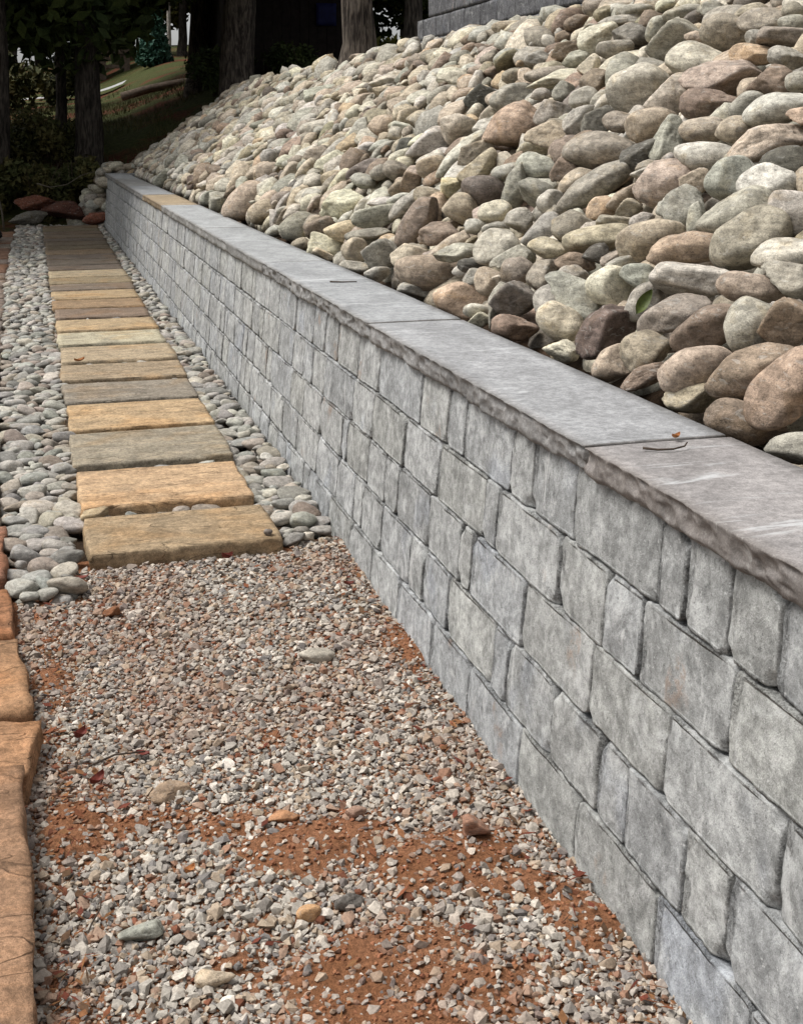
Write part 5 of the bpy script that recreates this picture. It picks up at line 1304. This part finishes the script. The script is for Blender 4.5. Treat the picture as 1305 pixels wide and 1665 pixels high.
# grass on the hillside
rg = np.random.default_rng(91); n = 26000
gxp = rg.uniform(-3.5, 7.5, n); gyp = 21.8 + 14.5 * rg.random(n) ** 1.3
keep = fbm(np.stack([gxp * 0.55, gyp * 0.55, 0 * gxp], 1), 8, 3) > -0.12
gxp, gyp = gxp[keep], gyp[keep]; n = len(gxp); gzp = ground_z(gxp, gyp)
an = rg.uniform(0, 2 * PI, n); hgt = rg.uniform(0.06, 0.2, n); wd = rg.uniform(0.006, 0.014, n)
P0 = np.stack([gxp, gyp, gzp - 0.02], 1); sd_ = np.stack([np.cos(an), np.sin(an), 0 * an], 1)
tip = P0 + np.stack([rg.normal(size=n) * 0.05, rg.normal(size=n) * 0.05, hgt], 1)
V = np.stack([P0 - sd_ * wd[:, None], P0 + sd_ * wd[:, None], tip], 1).reshape(-1, 3)
grass = link('grass', mesh_np('grass', V, np.arange(3 * n).reshape(n, 3), False), M_LEAF_BR)
prop(grass, 'rough grass on the shaded hillside', 'grass', kind='stuff')

# dry canes and a fallen log
z = gz(0.1, 20.7)
tube_obj('branch', [(0.05, 20.35, 0.66), (0.25, 20.3, 0.60), (0.5, 20.3, 0.64), (0.72, 20.32, 0.78), (0.92, 20.35, 0.84)], 0.011, 0.005, M_CANE, 'pale curved dead branch above the red boulders', 'branch')
tube_obj('branch', [(-0.40, 18.2, 0.1), (-0.42, 18.2, 0.35), (-0.47, 18.2, 0.6), (-0.56, 18.2, 0.85)], 0.016, 0.008, M_CANE, 'thin leaning cane at the left edge beside the path', 'branch')
zl = gz(3.0, 29.5)
tube_obj('log', [(2.0, 29.9, zl - 0.12), (2.6, 29.7, zl + 0.06), (3.3, 29.5, zl + 0.2), (3.75, 29.4, zl + 0.26)], 0.10, 0.09, M_POST, 'grey log lying on the grassy hillside', 'log', 10)

# ------------------------------------------------------------------ dark shed in the wood
SX, SY = 5.05, 25.6; sz = gz(SX, SY) - 0.1
shed = empty('shed', (SX, SY, sz)); prop(shed, 'black timber shed in deep shade behind the bank', 'shed')
bd = gridbox(1, 1, 1)
bme = mesh_np('board', bd[0] * np.array([0.085, 0.02, 1.3]), bd[1], False); bme.materials.append(M_SHED)
for i in range(16):
    o = link('board', bme, None, shed, (-1.35 + 0.18 * i, -1.2 + RNG.uniform(-0.006, 0.006), 1.3))
for i in range(14):
    o = link('board', bme, None, shed, (-1.46, -1.1 + 0.18 * i, 1.3)); o.rotation_euler = (0, 0, PI / 2)
    o = link('board', bme, None, shed, (1.46, -1.1 + 0.18 * i, 1.3)); o.rotation_euler = (0, 0, PI / 2)
rv = np.array([(-1.8, -1.6, 2.55), (1.8, -1.6, 2.55), (1.8, 0, 3.3), (-1.8, 0, 3.3), (1.8, 1.6, 2.55), (-1.8, 1.6, 2.55)])
rv = np.concatenate([rv, rv - np.array([0, 0, 0.09])])
rf = [(0, 1, 2, 3), (3, 2, 4, 5), (9, 8, 7, 6), (11, 10, 8, 9), (0, 6, 7, 1), (5, 4, 10, 11), (1, 7, 8, 2), (2, 8, 10, 4), (3, 9, 6, 0), (5, 11, 9, 3)]
link('roof', mesh_np('roof', rv, rf, False), M_SHED, shed)
V, F = gridbox(6, 1, 5); P = V * np.array([0.20, 0.012, 0.22]); P[:, 1] += 0.02 * fbm(P * 9, 5, 2)
tarp = link('tarp', mesh_np('tarp', P, F), M_BLUE, None, (SX + 0.52, SY - 1.26, sz + 1.30)); prop(tarp, 'small dark blue tarp hanging on the black shed', 'tarp')

# ------------------------------------------------------------------ timber shelter far behind
PX, PY = 2.35, 45.5; pz = gz(PX, PY)
sh = empty('shelter', (PX, PY, pz)); prop(sh, 'open timber shelter with a brown gable roof beyond the road', 'shelter')
pv, pf = gridbox(1, 1, 1)
for x in (-0.9, 0.0, 0.8):
    for y in (-1.2, 1.2):
        link('post', mesh_np('post', pv * np.array([0.09, 0.09, 1.1]), pf, False), M_POST, sh, (x, y, 1.0))
for z in (0.35, 0.6, 0.85):
    link('rail', mesh_np('rail', pv * np.array([0.85, 0.05, 0.06]), pf, False), M_POST, sh, (-0.1, -1.22, z))
rv = np.array([(-1.2, -1.7, 2.0), (-1.2, 1.7, 2.0), (1.15, -1.7, 1.6), (1.15, 1.7, 1.6), (0.0, -1.7, 3.0), (0.0, 1.7, 3.0)])
rv = np.concatenate([rv, rv - np.array([0, 0, 0.12])])
rf = [(0, 4, 5, 1), (4, 2, 3, 5), (7, 11, 10, 6), (11, 9, 8, 10), (0, 6, 10, 4), (4, 10, 8, 2), (1, 5, 11, 7), (5, 3, 9, 11), (2, 8, 9, 3), (0, 1, 7, 6)]
link('roof', mesh_np('roof', rv, rf, False), M_ROOFB, sh)
V, F = strips('roof_trim', [np.array([(0.0, -1.74, 3.03), (0.6, -1.74, 2.3), (1.2, -1.74, 1.6)])], [np.array([0.07, 0.07, 0.07])], 6); link('roof_trim', mesh_np('roof_trim', V, F), M_ROOFR, sh)
gv = np.array([(-1.1, -1.4, 2.02), (1.05, -1.4, 1.66), (0.0, -1.4, 2.9), (-1.1, -1.34, 2.02), (1.05, -1.34, 1.66), (0.0, -1.34, 2.9)])
link('gable', mesh_np('gable', gv, [(0, 1, 2), (5, 4, 3)], False), M_POST, sh)
